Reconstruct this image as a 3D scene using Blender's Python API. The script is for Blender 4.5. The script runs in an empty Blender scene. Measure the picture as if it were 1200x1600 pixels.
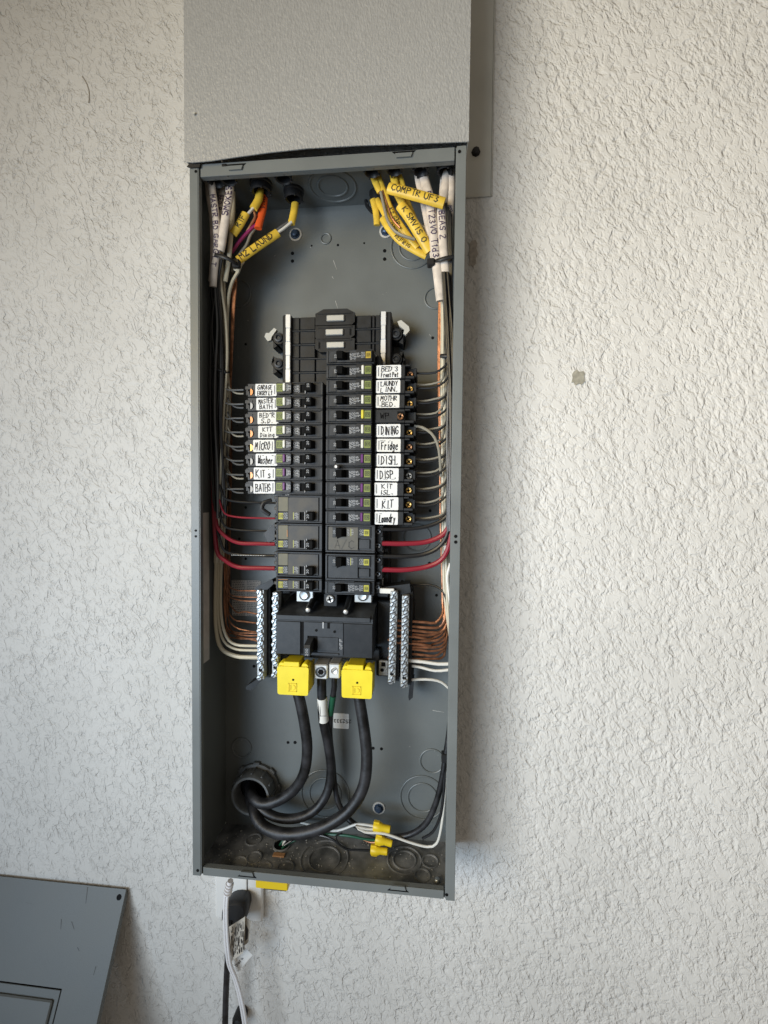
import bpy, bmesh, math, random
from mathutils import Vector, Matrix
R_ = random.Random(7)
sc = bpy.context.scene
col = sc.collection
# ------------------------------------------------------------------ camera
CF = 690.29776                      # focal length in photo pixels (photo 1200 x 1600)
CR = Matrix(((0.9949923870775421, 0.09946092155963193, 0.009883053184279617),
             (0.01310841584664355, -0.03182734734887269, -0.9994074191213139),
             (-0.09908743155277575, 0.9945323247854958, -0.03297174343329497)))
CP = Vector((0.13981426495438665, -0.6730584748319328, 0.04588453364718824))
cam = bpy.data.cameras.new('camera'); cam_o = bpy.data.objects.new('camera', cam); col.objects.link(cam_o)
cam.sensor_fit = 'VERTICAL'; cam.sensor_height = 36.0; cam.lens = CF / 1600 * 36.0
cam.clip_start = 0.01; cam.clip_end = 100
cam_o.matrix_world = Matrix((( CR[0][0], -CR[1][0], -CR[2][0], CP.x),
                             ( CR[0][1], -CR[1][1], -CR[2][1], CP.y),
                             ( CR[0][2], -CR[1][2], -CR[2][2], CP.z), (0, 0, 0, 1)))
sc.camera = cam_o
# ------------------------------------------------------------------ world and lamps
w = bpy.data.worlds.new('World'); sc.world = w; w.use_nodes = True
bg = w.node_tree.nodes['Background']; bg.inputs[0].default_value = (1.0, 0.89, 0.76, 1); bg.inputs[1].default_value = 0.20

def area(name, loc, target, sx, sy, power, colour, spread=180):
    l = bpy.data.lights.new(name, 'AREA'); l.shape = 'RECTANGLE'; l.size = sx; l.size_y = sy; l.energy = power; l.color = colour
    l.spread = math.radians(spread)
    o = bpy.data.objects.new(name, l); col.objects.link(o); o.location = loc
    o.rotation_euler = (Vector(target) - Vector(loc)).to_track_quat('-Z', 'Y').to_euler()
    return o
# daylight through the open door at the left: cool low down, warm towards the top
area('door_light_low', (-.95, -1.90, -.42), (.42, 0, -.16), 1.45, .6, 6.5, (0.57, 0.775, 1.0), 82)
area('door_light_mid', (-.95, -1.90, .12), (1.0, 0, .05), 1.45, .5, 7.0, (0.96, 0.975, 1.0), 71)
area('door_light_high', (-.95, -1.90, .70), (1.15, 0, .18), 1.45, .6, 4.6, (1.0, 0.725, 0.26), 75)
sc.view_settings.view_transform = 'Standard'; sc.view_settings.look = 'None'
sc.view_settings.exposure = 0.0; sc.view_settings.gamma = 1.0

def ray(px, py):
    return CR.transposed() @ Vector(((px - 600) / CF, (py - 800) / CF, 1.0))
def A(px, py, Y):                   # point of the photo at depth Y (wall = 0, box front = -0.1)
    d = ray(px, py); return CP + d * ((Y - CP.y) / d.y)
def AZ(px, py, Z):
    d = ray(px, py); return CP + d * ((Z - CP.z) / d.z)
def AX(px, py, X):
    d = ray(px, py); return CP + d * ((X - CP.x) / d.x)
def APL(px, py, p0, n):
    d = ray(px, py); return CP + d * ((p0 - CP).dot(n) / d.dot(n))

# ------------------------------------------------------------------ materials
def nodes(name):
    m = bpy.data.materials.new(name); m.use_nodes = True
    nt = m.node_tree; b = nt.nodes['Principled BSDF']; return m, nt, b
def mat(name, c, rough=0.5, metal=0.0, var=0.0, vscale=60, bump=0.0, bscale=400, spec=0.5, var_c=None, stretch=None, coat=0):
    m, nt, b = nodes(name)
    b.inputs['Base Color'].default_value = (*c, 1); b.inputs['Roughness'].default_value = rough
    b.inputs['Metallic'].default_value = metal; b.inputs['Specular IOR Level'].default_value = spec
    b.inputs['Coat Weight'].default_value = coat
    tc = nt.nodes.new('ShaderNodeTexCoord'); mp = nt.nodes.new('ShaderNodeMapping')
    nt.links.new(tc.outputs['Object'], mp.inputs[0])
    if stretch: mp.inputs['Scale'].default_value = stretch
    if var:
        n = nt.nodes.new('ShaderNodeTexNoise'); n.inputs['Scale'].default_value = vscale; n.inputs['Detail'].default_value = 5
        nt.links.new(mp.outputs[0], n.inputs['Vector'])
        mr = nt.nodes.new('ShaderNodeMapRange'); mr.inputs[1].default_value = .35; mr.inputs[2].default_value = .68
        nt.links.new(n.outputs['Fac'], mr.inputs[0])
        mx = nt.nodes.new('ShaderNodeMix'); mx.data_type = 'RGBA'
        c2 = var_c or tuple(min(1, k * (1 + var)) for k in c)
        mx.inputs[6].default_value = (*tuple(k * (1 - var * .5) for k in c), 1); mx.inputs[7].default_value = (*c2, 1)
        nt.links.new(mr.outputs[0], mx.inputs[0]); nt.links.new(mx.outputs[2], b.inputs['Base Color'])
        m2 = nt.nodes.new('ShaderNodeMapRange'); m2.inputs[3].default_value = rough - .08; m2.inputs[4].default_value = min(1, rough + .12)
        nt.links.new(n.outputs['Fac'], m2.inputs[0]); nt.links.new(m2.outputs[0], b.inputs['Roughness'])
    if bump:
        n = nt.nodes.new('ShaderNodeTexNoise'); n.inputs['Scale'].default_value = bscale; n.inputs['Detail'].default_value = 3
        nt.links.new(mp.outputs[0], n.inputs['Vector'])
        bp = nt.nodes.new('ShaderNodeBump'); bp.inputs['Strength'].default_value = 1; bp.inputs['Distance'].default_value = bump
        nt.links.new(n.outputs['Fac'], bp.inputs['Height']); nt.links.new(bp.outputs[0], b.inputs['Normal'])
    return m

M = {}
M['paint'] = mat('grey_enamel', (.138, .150, .148), .40, var=.10, vscale=14, bump=.00012, bscale=700)
M['paint_lit'] = mat('grey_enamel_lit', (.165, .178, .175), .40, var=.10, vscale=14, bump=.00012, bscale=700)  # box enamel again, paler: brighter light on the flanges put into the colour
M['paint_floor'] = mat('dusty_grey_enamel', (.125, .136, .145), .65, var=.8, vscale=34, var_c=(.30, .31, .32), bump=.0003, bscale=500)
M['plastic'] = mat('black_plastic', (.015, .0165, .0185), .44, spec=.35, var=.35, vscale=90, bump=.0001, bscale=900)
M['plastic2'] = mat('charcoal_plastic', (.029, .032, .036), .45, spec=.4, var=.35, vscale=120, bump=.0001, bscale=900)
M['dusty'] = mat('dusty_black_plastic', (.035, .034, .033), .5, var=.5, vscale=70, var_c=(.075, .068, .055))
M['void'] = mat('black_recess', (.004, .004, .004), .7, spec=.15)
M['tape_black'] = mat('black_rubber', (.010, .010, .011), .5)
M['cable'] = mat('black_cable_jacket', (.012, .012, .0135), .46, var=1.6, vscale=45, bump=.0003, bscale=220)
M['wire_black'] = mat('black_wire_insulation', (.013, .0135, .015), .36)
M['wire_grey'] = mat('grey_beige_wire_insulation', (.27, .25, .20), .45)
M['wire_dark'] = mat('dark_grey_wire_insulation', (.10, .10, .098), .4)
M['wire_white'] = mat('white_wire_insulation', (.70, .68, .62), .4)
M['wire_cream'] = mat('cream_wire_insulation', (.55, .50, .38), .45)
M['wire_red'] = mat('red_wire_insulation', (.25, .013, .028), .38)
M['wire_green'] = mat('green_wire_insulation', (.01, .09, .045), .4)
M['copper'] = mat('bare_copper', (.36, .165, .09), .42, metal=.7, var=.5, vscale=120)
M['jacket_white'] = mat('white_cable_jacket', (.60, .53, .46), .5, var=.25, vscale=90)
M['jacket_yellow'] = mat('yellow_cable_jacket', (.74, .50, .055), .42, var=.15, vscale=80)
M['jacket_orange'] = mat('orange_cable_jacket', (.72, .10, .018), .45)
M['ink'] = mat('black_marker_ink', (.022, .02, .022), .5)
M['ink_purple'] = mat('purple_marker_ink', (.045, .025, .08), .5)
M['ink_grey'] = mat('grey_print_ink', (.16, .16, .17), .5)
M['print'] = mat('white_print', (.42, .43, .44), .5)
M['print_yellow'] = mat('yellow_print', (.45, .45, .12), .5)
M['paper'] = mat('white_sticker', (.80, .80, .78), .5, var=.04, vscale=200)
M['paper_cream'] = mat('cream_sticker', (.79, .78, .73), .5)
M['paper_grey'] = mat('grey_nameplate', (.62, .59, .55), .5, var=.15, vscale=60)
M['green'] = mat('olive_green_tile', (.20, .24, .055), .5, var=.2, vscale=300)
M['yellow_tile'] = mat('yellow_green_tile', (.46, .44, .045), .5)
M['yellow_tile2'] = mat('ochre_tile', (.46, .33, .03), .5)
M['button_white'] = mat('white_button', (.78, .77, .70), .4)
M['button_purple'] = mat('purple_button', (.13, .022, .16), .4)
M['button_yellow'] = mat('yellow_button', (.74, .65, .06), .4)
M['olive'] = mat('olive_faceplate', (.15, .14, .095), .55, var=.2, vscale=100)
M['taupe'] = mat('taupe_faceplate', (.095, .088, .07), .5, var=.25, vscale=80)
M['cap_yellow'] = mat('yellow_plastic', (.88, .71, .022), .40, var=.06, vscale=50)
M['nut_yellow'] = mat('yellow_connector_plastic', (.78, .55, .015), .4)
M['zinc'] = mat('zinc_plated_steel', (.50, .52, .52), .36, metal=.9, var=.2, vscale=200)
M['tin'] = mat('tin_plated_bar', (.50, .51, .50), .46, metal=.6)
M['alu'] = mat('cast_aluminium', (.68, .67, .64), .42, metal=.55)
M['white_rail'] = mat('bright_tinned_rail', (.80, .81, .81), .4, metal=.25)
M['brass'] = mat('brass_screw', (.60, .38, .12), .33, metal=.85)
M['bronze'] = mat('copper_screw', (.36, .19, .10), .35, metal=.8)
M['steel_dark'] = mat('dark_steel_screw', (.10, .10, .10), .35, metal=.8)
M['blue_screw'] = mat('blue_coated_screw', (.045, .075, .13), .4, metal=.4)
M['washer'] = mat('white_washer', (.50, .49, .46), .5)
M['pvc'] = mat('grey_pvc', (.125, .13, .13), .5, var=.3, vscale=70)
M['outlet'] = mat('ivory_outlet_plastic', (.84, .83, .80), .4)
M['cord_white'] = mat('white_cord', (.78, .77, .78), .45)
M['tag'] = mat('beige_paper_tag', (.40, .36, .30), .6)
M['orange_tile'] = mat('faded_orange_sticker', (.42, .22, .10), .6)

M['tag_light'] = mat('light_beige_tag', (.55, .51, .44), .6)
M['paint_cover'] = mat('grey_cover_enamel', (.128, .134, .127), .46, var=.18, vscale=9, bump=.00012, bscale=700)
# orange-peel galvanised cover: grain runs as slanting streaks
M['galv'] = mat('textured_grey_cover', (.445, .45, .445), .40, metal=.25, var=.06, vscale=300, bump=.0011, bscale=430, stretch=(1.0, 1, .5))
M['galv'].node_tree.nodes['Mapping'].inputs['Rotation'].default_value = (0, math.radians(26), 0)
M['galv_flat'] = mat('plain_grey_strip', (.52, .51, .46), .5, var=.1, vscale=10)

def stucco():
    m, nt, b = nodes('knockdown_stucco'); L = nt.links.new
    tc = nt.nodes.new('ShaderNodeTexCoord')
    # the trowel strokes lean: features are drawn out along a steep diagonal
    mp = nt.nodes.new('ShaderNodeMapping'); mp.vector_type = 'POINT'; mp.inputs['Rotation'].default_value = (0, math.radians(24), 0); L(tc.outputs['Object'], mp.inputs[0])
    mp2 = nt.nodes.new('ShaderNodeMapping'); mp2.inputs['Scale'].default_value = (1.0, 1.0, .72); L(mp.outputs[0], mp2.inputs[0])
    def noise(s, d=3, rough=.5, dist=0.0, vec=None):
        n = nt.nodes.new('ShaderNodeTexNoise'); n.inputs['Scale'].default_value = s; n.inputs['Detail'].default_value = d
        n.inputs['Roughness'].default_value = rough; n.inputs['Distortion'].default_value = dist
        L(vec or mp2.outputs[0], n.inputs['Vector']); return n.outputs['Fac']
    def rng(x, a, bb, c=0, d=1, smooth=False):
        n = nt.nodes.new('ShaderNodeMapRange'); n.inputs[1].default_value = a; n.inputs[2].default_value = bb
        n.inputs[3].default_value = c; n.inputs[4].default_value = d
        if smooth: n.interpolation_type = 'SMOOTHSTEP'
        L(x, n.inputs[0]); return n.outputs[0]
    def op(o, x, y):
        n = nt.nodes.new('ShaderNodeMath'); n.operation = o
        for i, v in enumerate((x, y)):
            if isinstance(v, (int, float)): n.inputs[i].default_value = v
            else: L(v, n.inputs[i])
        return n.outputs[0]
    sep = nt.nodes.new('ShaderNodeSeparateXYZ'); L(tc.outputs['Object'], sep.inputs[0])
    big = noise(11, 3)
    # the right-hand part of the wall was left rougher than the left, which is trowelled flatter
    side = rng(sep.outputs[0], -.22, .22, .0, .115, True)
    def dragged(n0, k):              # plaster dragged by the trowel: every lump leans, gentle on one side and steep on the other
        sc_ = nt.nodes.new('ShaderNodeVectorMath'); sc_.operation = 'SCALE'; sc_.inputs[0].default_value = (-1.0, 0, .55); L(op('MULTIPLY', op('SUBTRACT', n0, .5), k), sc_.inputs[3])
        ad = nt.nodes.new('ShaderNodeVectorMath'); ad.operation = 'ADD'; L(mp2.outputs[0], ad.inputs[0]); L(sc_.outputs[0], ad.inputs[1]); return ad.outputs[0]
    lean_ = rng(sep.outputs[0], -.10, .25, .012, .001, True)
    v1 = dragged(noise(125, 3, .5, .5), lean_)
    raw = noise(125, 3, .52, .35, v1)
    cap = op('ADD', op('MULTIPLY', op('SUBTRACT', big, .5), .40), op('ADD', .452, op('MULTIPLY', side, 1.15)))
    h = op('MINIMUM', raw, cap)
    rough = rng(op('SUBTRACT', raw, cap), -.03, .0, 1, 0, True)      # 1 in the hollows between trowelled plateaus
    h = op('ADD', h, op('MULTIPLY', op('MULTIPLY', rough, noise(400, 2)), rng(sep.outputs[0], -.22, .22, .0, .045, True)))
    # low swells and a scatter of raised lips on the flatter left part
    v2 = dragged(noise(70, 3, .55, .8), .022)
    h = op('ADD', h, rng(noise(70, 3, .55, .8, v2), .42, .68, 0, .14, True))
    bp = nt.nodes.new('ShaderNodeBump'); bp.inputs['Strength'].default_value = 1; bp.inputs['Distance'].default_value = .0065
    h = op('MULTIPLY', h, rng(sep.outputs[0], -.25, .2, 1.25, 1.0, True))
    L(h, bp.inputs['Height']); L(bp.outputs[0], b.inputs['Normal'])
    mx = nt.nodes.new('ShaderNodeMix'); mx.data_type = 'RGBA'
    mx.inputs[6].default_value = (.685, .67, .635, 1); mx.inputs[7].default_value = (.75, .735, .70, 1)
    L(rng(noise(5, 4), .35, .65), mx.inputs[0]); L(mx.outputs[2], b.inputs['Base Color'])
    b.inputs['Roughness'].default_value = .62; b.inputs['Specular IOR Level'].default_value = .3
    return m
M['stucco'] = stucco()

# ------------------------------------------------------------------ mesh helpers
class MB:
    def __init__(s): s.v = []; s.f = []; s.sm = []
    def add(s, vs, fs, smooth=False):
        o = len(s.v); s.v += [Vector(p) for p in vs]; s.f += [tuple(i + o for i in f) for f in fs]; s.sm += [smooth] * len(fs); return s
    def box(s, x0, x1, y0, y1, z0, z1, c=0.0, xf=None):
        if c <= 0:
            vs = [Vector((x, y, z)) for x in (x0, x1) for y in (y0, y1) for z in (z0, z1)]
            fs = [(0, 1, 3, 2), (4, 6, 7, 5), (0, 4, 5, 1), (2, 3, 7, 6), (0, 2, 6, 4), (1, 5, 7, 3)]
        else:
            lo = Vector((min(x0, x1), min(y0, y1), min(z0, z1))); hi = Vector((max(x0, x1), max(y0, y1), max(z0, z1)))
            c = min(c, *((hi[i] - lo[i]) * .45 for i in range(3)))
            vs = []; idx = {}
            for sx in (0, 1):
                for sy in (0, 1):
                    for sz in (0, 1):
                        S = (sx, sy, sz)
                        for k in range(3):
                            p = [0, 0, 0]
                            for i in range(3):
                                e = hi[i] if S[i] else lo[i]
                                p[i] = e if i == k else (e - c if S[i] else e + c)
                            idx[S, k] = len(vs); vs.append(Vector(p))
            fs = []
            for k in range(3):
                a, b = [i for i in range(3) if i != k]
                for e in (0, 1):
                    q = []
                    for (u, v) in ((0, 0), (1, 0), (1, 1), (0, 1)):
                        S = [0, 0, 0]; S[k] = e; S[a] = u; S[b] = v; q.append(idx[tuple(S), k])
                    fs.append(tuple(q))
                for u in (0, 1):
                    for v in (0, 1):
                        S0 = [0, 0, 0]; S0[a] = u; S0[b] = v; S1 = list(S0); S1[k] = 1
                        S0 = tuple(S0); S1 = tuple(S1)
                        fs.append((idx[S0, a], idx[S0, b], idx[S1, b], idx[S1, a]))
            for sx in (0, 1):
                for sy in (0, 1):
                    for sz in (0, 1): fs.append(tuple(idx[(sx, sy, sz), k] for k in range(3)))
        if xf: vs = [xf @ p for p in vs]
        return s.add(vs, fs)
    def prism(s, pts, y0, y1, axis='y', xf=None):      # polygon extruded along an axis
        n = len(pts)
        def mk(u, v, t): return Vector((u, t, v)) if axis == 'y' else (Vector((t, u, v)) if axis == 'x' else Vector((u, v, t)))
        vs = [mk(u, v, y0) for u, v in pts] + [mk(u, v, y1) for u, v in pts]
        if xf: vs = [xf @ p for p in vs]
        fs = [tuple(range(n)), tuple(range(2 * n - 1, n - 1, -1))] + [(i, (i + 1) % n, n + (i + 1) % n, n + i) for i in range(n)]
        return s.add(vs, fs)
    def lathe(s, c, axis, prof, n=20, caps=True, smooth=True):   # prof: (radius, distance along axis)
        a = Vector(axis).normalized(); u = a.orthogonal().normalized(); v = a.cross(u); c = Vector(c); vs = []; fs = []
        for r, h in prof:
            for k in range(n):
                t = 2 * math.pi * k / n; vs.append(c + a * h + (u * math.cos(t) + v * math.sin(t)) * r)
        for j in range(len(prof) - 1):
            for k in range(n): fs.append((j * n + k, j * n + (k + 1) % n, (j + 1) * n + (k + 1) % n, (j + 1) * n + k))
        if caps: fs += [tuple(range(n)), tuple(range((len(prof) - 1) * n, len(prof) * n))]
        return s.add(vs, fs, smooth)
    def tube(s, pts, r, n=8, flat=1.0, taper=None, step=.006):
        P, T = path(pts, step); N = None; vs = []; fs = []
        for i, (p, t) in enumerate(zip(P, T)):
            if flat != 1.0 or N is None:
                ref = Vector((0, -1, 0)); 
                if abs(t.dot(ref)) > .97: ref = Vector((1, 0, .2))
                N = (ref - t * ref.dot(t)).normalized()
            else: N = (N - t * N.dot(t)).normalized()
            S = t.cross(N); rr = r if taper is None else r * (1 + (taper - 1) * i / (len(P) - 1))
            for k in range(n):
                a = 2 * math.pi * k / n; vs.append(p + S * (rr * math.cos(a)) + N * (rr * flat * math.sin(a)))
        for i in range(len(P) - 1):
            for k in range(n): fs.append((i * n + k, i * n + (k + 1) % n, (i + 1) * n + (k + 1) % n, (i + 1) * n + k))
        fs += [tuple(range(n)), tuple(range((len(P) - 1) * n, len(P) * n))]
        return s.add(vs, fs, True)
    def build(s, name, m, parent=None, label=None, cat=None, group=None, kind=None, o=None, recalc=True):
        if parent is not None and o is None: o = ORIG.get(parent.as_pointer(), Vector())
        if o is None:
            lo = Vector([min(p[i] for p in s.v) for i in range(3)]); hi = Vector([max(p[i] for p in s.v) for i in range(3)]); o = (lo + hi) / 2
            own = True
        else: own = False
        me = bpy.data.meshes.new(name); me.from_pydata([p - o for p in s.v], [], s.f)
        me.polygons.foreach_set('use_smooth', s.sm); 
        if recalc:
            bm = bmesh.new(); bm.from_mesh(me); bmesh.ops.recalc_face_normals(bm, faces=bm.faces[:]); bm.to_mesh(me); bm.free()
        if any(s.sm): me.set_sharp_from_angle(angle=math.radians(40))
        me.materials.append(M[m] if isinstance(m, str) else m); me.update()
        ob = bpy.data.objects.new(name, me); col.objects.link(ob)
        if parent is not None:
            ob.parent = parent; ORIG[ob.as_pointer()] = o
        else:
            ob.location = o; ORIG[ob.as_pointer()] = o
        tag(ob, label, cat, group, kind)
        return ob
ORIG = {}                           # where a thing's own zero lies, so that children are stored relative to it
def tag(o, label=None, cat=None, group=None, kind=None):
    if label: o['label'] = label
    if cat: o['category'] = cat
    if group: o['group'] = group
    if kind: o['kind'] = kind
def thing(name, loc, label, cat, group=None):
    o = bpy.data.objects.new(name, None); col.objects.link(o); o.location = loc; o.empty_display_size = .01
    ORIG[o.as_pointer()] = Vector(loc); tag(o, label, cat, group); return o
def copy_thing(root, loc, label):
    def cp(o, par):
        c = o.copy(); col.objects.link(c)
        if par is not None: c.parent = par
        for ch in list(o.children): cp(ch, c)
        return c
    r = cp(root, None); r.location = loc; r['label'] = label; ORIG[r.as_pointer()] = Vector(loc); return r
def path(pts, step=.006):           # Catmull-Rom through the points, with tangents
    pts = [Vector(p) for p in pts]; out = []
    if len(pts) == 2: pts = [pts[0], (pts[0] + pts[1]) / 2, pts[1]]
    ext = [pts[0] * 2 - pts[1]] + pts + [pts[-1] * 2 - pts[-2]]
    for i in range(1, len(ext) - 2):
        p0, p1, p2, p3 = ext[i - 1:i + 3]; k = max(2, int((p2 - p1).length / step))
        for j in range(k):
            t = j / k
            out.append(.5 * ((2 * p1) + (p2 - p0) * t + (2 * p0 - 5 * p1 + 4 * p2 - p3) * t * t + (3 * p1 - p0 - 3 * p2 + p3) * t ** 3))
    out.append(pts[-1]); T = []
    for i in range(len(out)):
        d = out[min(i + 1, len(out) - 1)] - out[max(i - 1, 0)]
        T.append(d.normalized() if d.length > 1e-9 else Vector((0, 0, 1)))
    return out, T
def rrect(cx, cz, wd, ht, r, rot=0.0, n=4):
    pts = []
    for (sx, sz, a0) in ((1, 1, 0), (-1, 1, 90), (-1, -1, 180), (1, -1, 270)):
        for k in range(n + 1):
            a = math.radians(a0 + 90 * k / n)
            pts.append((sx * (wd / 2 - r) + r * math.cos(a), sz * (ht / 2 - r) + r * math.sin(a)))
    c, s_ = math.cos(rot), math.sin(rot)
    return [(cx + x * c - z * s_, cz + x * s_ + z * c) for x, z in pts]
def circ(cx, cz, r, n=16): return [(cx + r * math.cos(2 * math.pi * k / n), cz + r * math.sin(2 * math.pi * k / n)) for k in range(n)]

# ------------------------------------------------------------------ single-stroke lettering
G = {
 'A': [[(0, 0), (2, 6), (4, 0)], [(.8, 2.2), (3.2, 2.2)]], 'B': [[(0, 0), (0, 6), (3, 5.6), (3, 3.8), (0, 3.2), (3.6, 2.4), (3.4, .4), (0, 0)]],
 'C': [[(4, 5), (2.4, 6), (.4, 4.6), (.2, 1.6), (2, 0), (4, 1)]], 'D': [[(0, 0), (0, 6), (2.4, 5.4), (3.8, 3), (2.4, .6), (0, 0)]],
 'E': [[(3.6, 6), (0, 6), (0, 0), (3.8, 0)], [(0, 3), (3, 3)]], 'F': [[(3.8, 6), (0, 6), (0, 0)], [(0, 3.2), (3, 3.2)]],
 'G': [[(4, 5), (2.4, 6), (.3, 4.4), (.4, 1.4), (2.2, 0), (4, 1.2), (4, 2.8), (2.4, 2.8)]], 'H': [[(0, 0), (0, 6)], [(4, 0), (4, 6)], [(0, 3), (4, 3)]],
 'I': [[(2, 0), (2, 6)]], 'J': [[(4, 6), (3.4, 1), (2, 0), (.4, 1)]], 'K': [[(0, 0), (0, 6)], [(3.8, 6), (0, 2.8), (4, 0)]], 'L': [[(0, 6), (0, 0), (3.6, 0)]],
 'M': [[(0, 0), (.4, 6), (2, 2.4), (3.6, 6), (4, 0)]], 'N': [[(0, 0), (0, 6), (4, 0), (4, 6)]], 'O': [[(2, 6), (.2, 4.4), (.2, 1.6), (2, 0), (3.8, 1.6), (3.8, 4.4), (2, 6)]],
 'P': [[(0, 0), (0, 6), (3.2, 5.6), (3.4, 3.6), (0, 2.8)]], 'Q': [[(2, 6), (.2, 4.4), (.2, 1.6), (2, 0), (3.8, 1.6), (3.8, 4.4), (2, 6)], [(2.4, 1.6), (4.2, -.4)]],
 'R': [[(0, 0), (0, 6), (3.2, 5.6), (3.2, 3.6), (0, 3), (3.8, 0)]], 'S': [[(3.8, 5), (2, 6), (.4, 4.8), (1, 3.4), (3.4, 2.6), (3.6, 1), (2, 0), (.2, .9)]],
 'T': [[(0, 6), (4.2, 6)], [(2, 6), (2, 0)]], 'U': [[(0, 6), (.2, 1.2), (2, 0), (3.8, 1.2), (4, 6)]], 'V': [[(0, 6), (2, 0), (4, 6)]],
 'W': [[(0, 6), (.9, 0), (2, 4), (3.1, 0), (4, 6)]], 'X': [[(0, 0), (4, 6)], [(0, 6), (4, 0)]], 'Y': [[(0, 6), (2, 3), (4, 6)], [(2, 3), (1.6, 0)]], 'Z': [[(0, 6), (4, 6), (0, 0), (4, 0)]],
 'a': [[(3.2, 3.4), (1, 3.6), (.2, 1.4), (1.4, 0), (3.2, 1.4), (3.3, 3.6), (3.6, 0)]], 'b': [[(.4, 6), (.4, 0), (2.8, .2), (3.4, 2), (2.4, 3.6), (.4, 2.6)]],
 'c': [[(3.4, 3), (2, 3.8), (.4, 2.4), (.8, .4), (3.4, .6)]], 'd': [[(3.4, 6), (3.2, 0)], [(3.2, 2.8), (1.4, 3.6), (.2, 1.6), (1.6, 0), (3.2, 1.2)]],
 'e': [[(.3, 1.9), (3.3, 2.3), (2.4, 3.8), (.6, 3), (.5, .8), (2, 0), (3.5, .7)]], 'g': [[(3.2, 3.4), (1.2, 3.6), (.3, 1.8), (1.6, .4), (3.2, 1.6), (3.3, 3.6), (3.0, -1.8), (.6, -1.6)]],
 'h': [[(.4, 6), (.4, 0)], [(.4, 2.4), (2.2, 3.8), (3.2, 2.6), (3.3, 0)]], 'i': [[(1.6, 3.8), (1.7, 0)], [(1.6, 5.2), (1.8, 5.6)]], 'k': [[(.4, 6), (.4, 0)], [(3, 3.8), (.5, 1.8), (3.4, 0)]],
 'm': [[(0, 3.8), (.2, 0)], [(.2, 2.6), (1.4, 3.8), (1.8, 0)], [(1.8, 2.6), (3, 3.8), (3.6, 0)]], 'n': [[(.3, 3.8), (.4, 0)], [(.4, 2.6), (2.2, 3.8), (3.2, 2.4), (3.3, 0)]],
 'o': [[(1.8, 3.8), (.3, 2), (1.8, 0), (3.4, 2), (1.8, 3.8)]], 'p': [[(.4, 3.8), (.4, -2)], [(.4, 2.8), (2.4, 3.8), (3.4, 1.8), (2, .2), (.4, 1)]], 'r': [[(.5, 3.8), (.6, 0)], [(.6, 2.4), (2, 3.8), (3.2, 3.4)]],
 's': [[(3.2, 3.2), (1.6, 3.8), (.6, 2.8), (3, 1.4), (2, 0), (.3, .6)]], 't': [[(1.8, 5.6), (1.8, .4), (3.2, .2)], [(.2, 3.9), (3.4, 4)]], 'u': [[(.3, 3.8), (.5, .6), (2, 0), (3.2, 1.4), (3.3, 3.8), (3.6, 0)]],
 'y': [[(.3, 3.8), (1.7, .6)], [(3.4, 3.8), (.6, -2)]], 'w': [[(0, 3.8), (1, 0), (1.9, 3), (2.9, 0), (3.8, 3.8)]],
 '0': [[(2, 6), (.3, 4.4), (.3, 1.6), (2, 0), (3.7, 1.6), (3.7, 4.4), (2, 6)]], '1': [[(1, 5), (2, 6), (2, 0)]], '2': [[(.3, 4.8), (2, 6), (3.7, 4.6), (.2, 0), (4, 0)]],
 '3': [[(.3, 5.4), (2.2, 6), (3.4, 4.6), (1.6, 3.2), (3.7, 1.6), (2, 0), (.2, .8)]], '5': [[(3.6, 6), (.6, 6), (.4, 3.4), (2.6, 3.7), (3.8, 1.8), (2.2, 0), (.2, .7)]],
 '4': [[(3, 0), (3, 6), (.2, 2), (4, 2)]], '8': [[(2, 3.2), (.5, 4.6), (2, 6), (3.5, 4.6), (2, 3.2), (.2, 1.5), (2, 0), (3.8, 1.5), (2, 3.2)]],
 '.': [[(1.4, 0), (2, .4)]], '-': [[(.5, 3), (3.5, 3)]], '/': [[(.4, -.4), (3.6, 6.4)]], "'": [[(1.6, 6.2), (1.4, 5)]], '|': [[(2, -.5), (2, 6.5)]],
}
def strokes(text, jit=0.0, sp=5.4):
    out = []; x = 0
    for ch in text:
        if ch == ' ': x += 3.2; continue
        dx, dy, sh = (R_.uniform(-jit, jit) for _ in range(3)); k = 1 + R_.uniform(-jit, jit) * .25
        for pl in G.get(ch, []): out.append([(x + dx + px * k + sh * .12 * py, dy + py * k) for px, py in pl])
        x += sp * (.78 if ch in "Ii1.'|" else 1)
    return out, max(1, x - 1.4)
def ribbon(mb, pl, wd, fn):         # a stroke as quads; fn(u, v) puts a flat point in space
    for (a, b) in zip(pl, pl[1:]):
        d = Vector((b[0] - a[0], b[1] - a[1])); 
        if d.length < 1e-9: continue
        d.normalize(); n = Vector((-d.y, d.x)) * wd / 2; e = d * wd * .3
        q = [(a[0] - e.x + n.x, a[1] - e.y + n.y), (b[0] + e.x + n.x, b[1] + e.y + n.y), (b[0] + e.x - n.x, b[1] + e.y - n.y), (a[0] - e.x - n.x, a[1] - e.y - n.y)]
        mb.add([fn(*p) for p in q], [(0, 1, 2, 3)])
def text(mb, s, c, h, right=(1, 0, 0), up=(0, 0, 1), wd=.13, width=None, jit=0.0):   # centred flat text, h = cap height
    st, W = strokes(s, jit); c = Vector(c); r = Vector(right).normalized(); u = Vector(up).normalized(); k = h / 6
    kx = k if width is None else width / W
    for pl in st:
        ribbon(mb, [((x - W / 2) * kx, (y - 3) * k) for x, y in pl], wd * h, lambda a, b: c + r * a + u * b)
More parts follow.
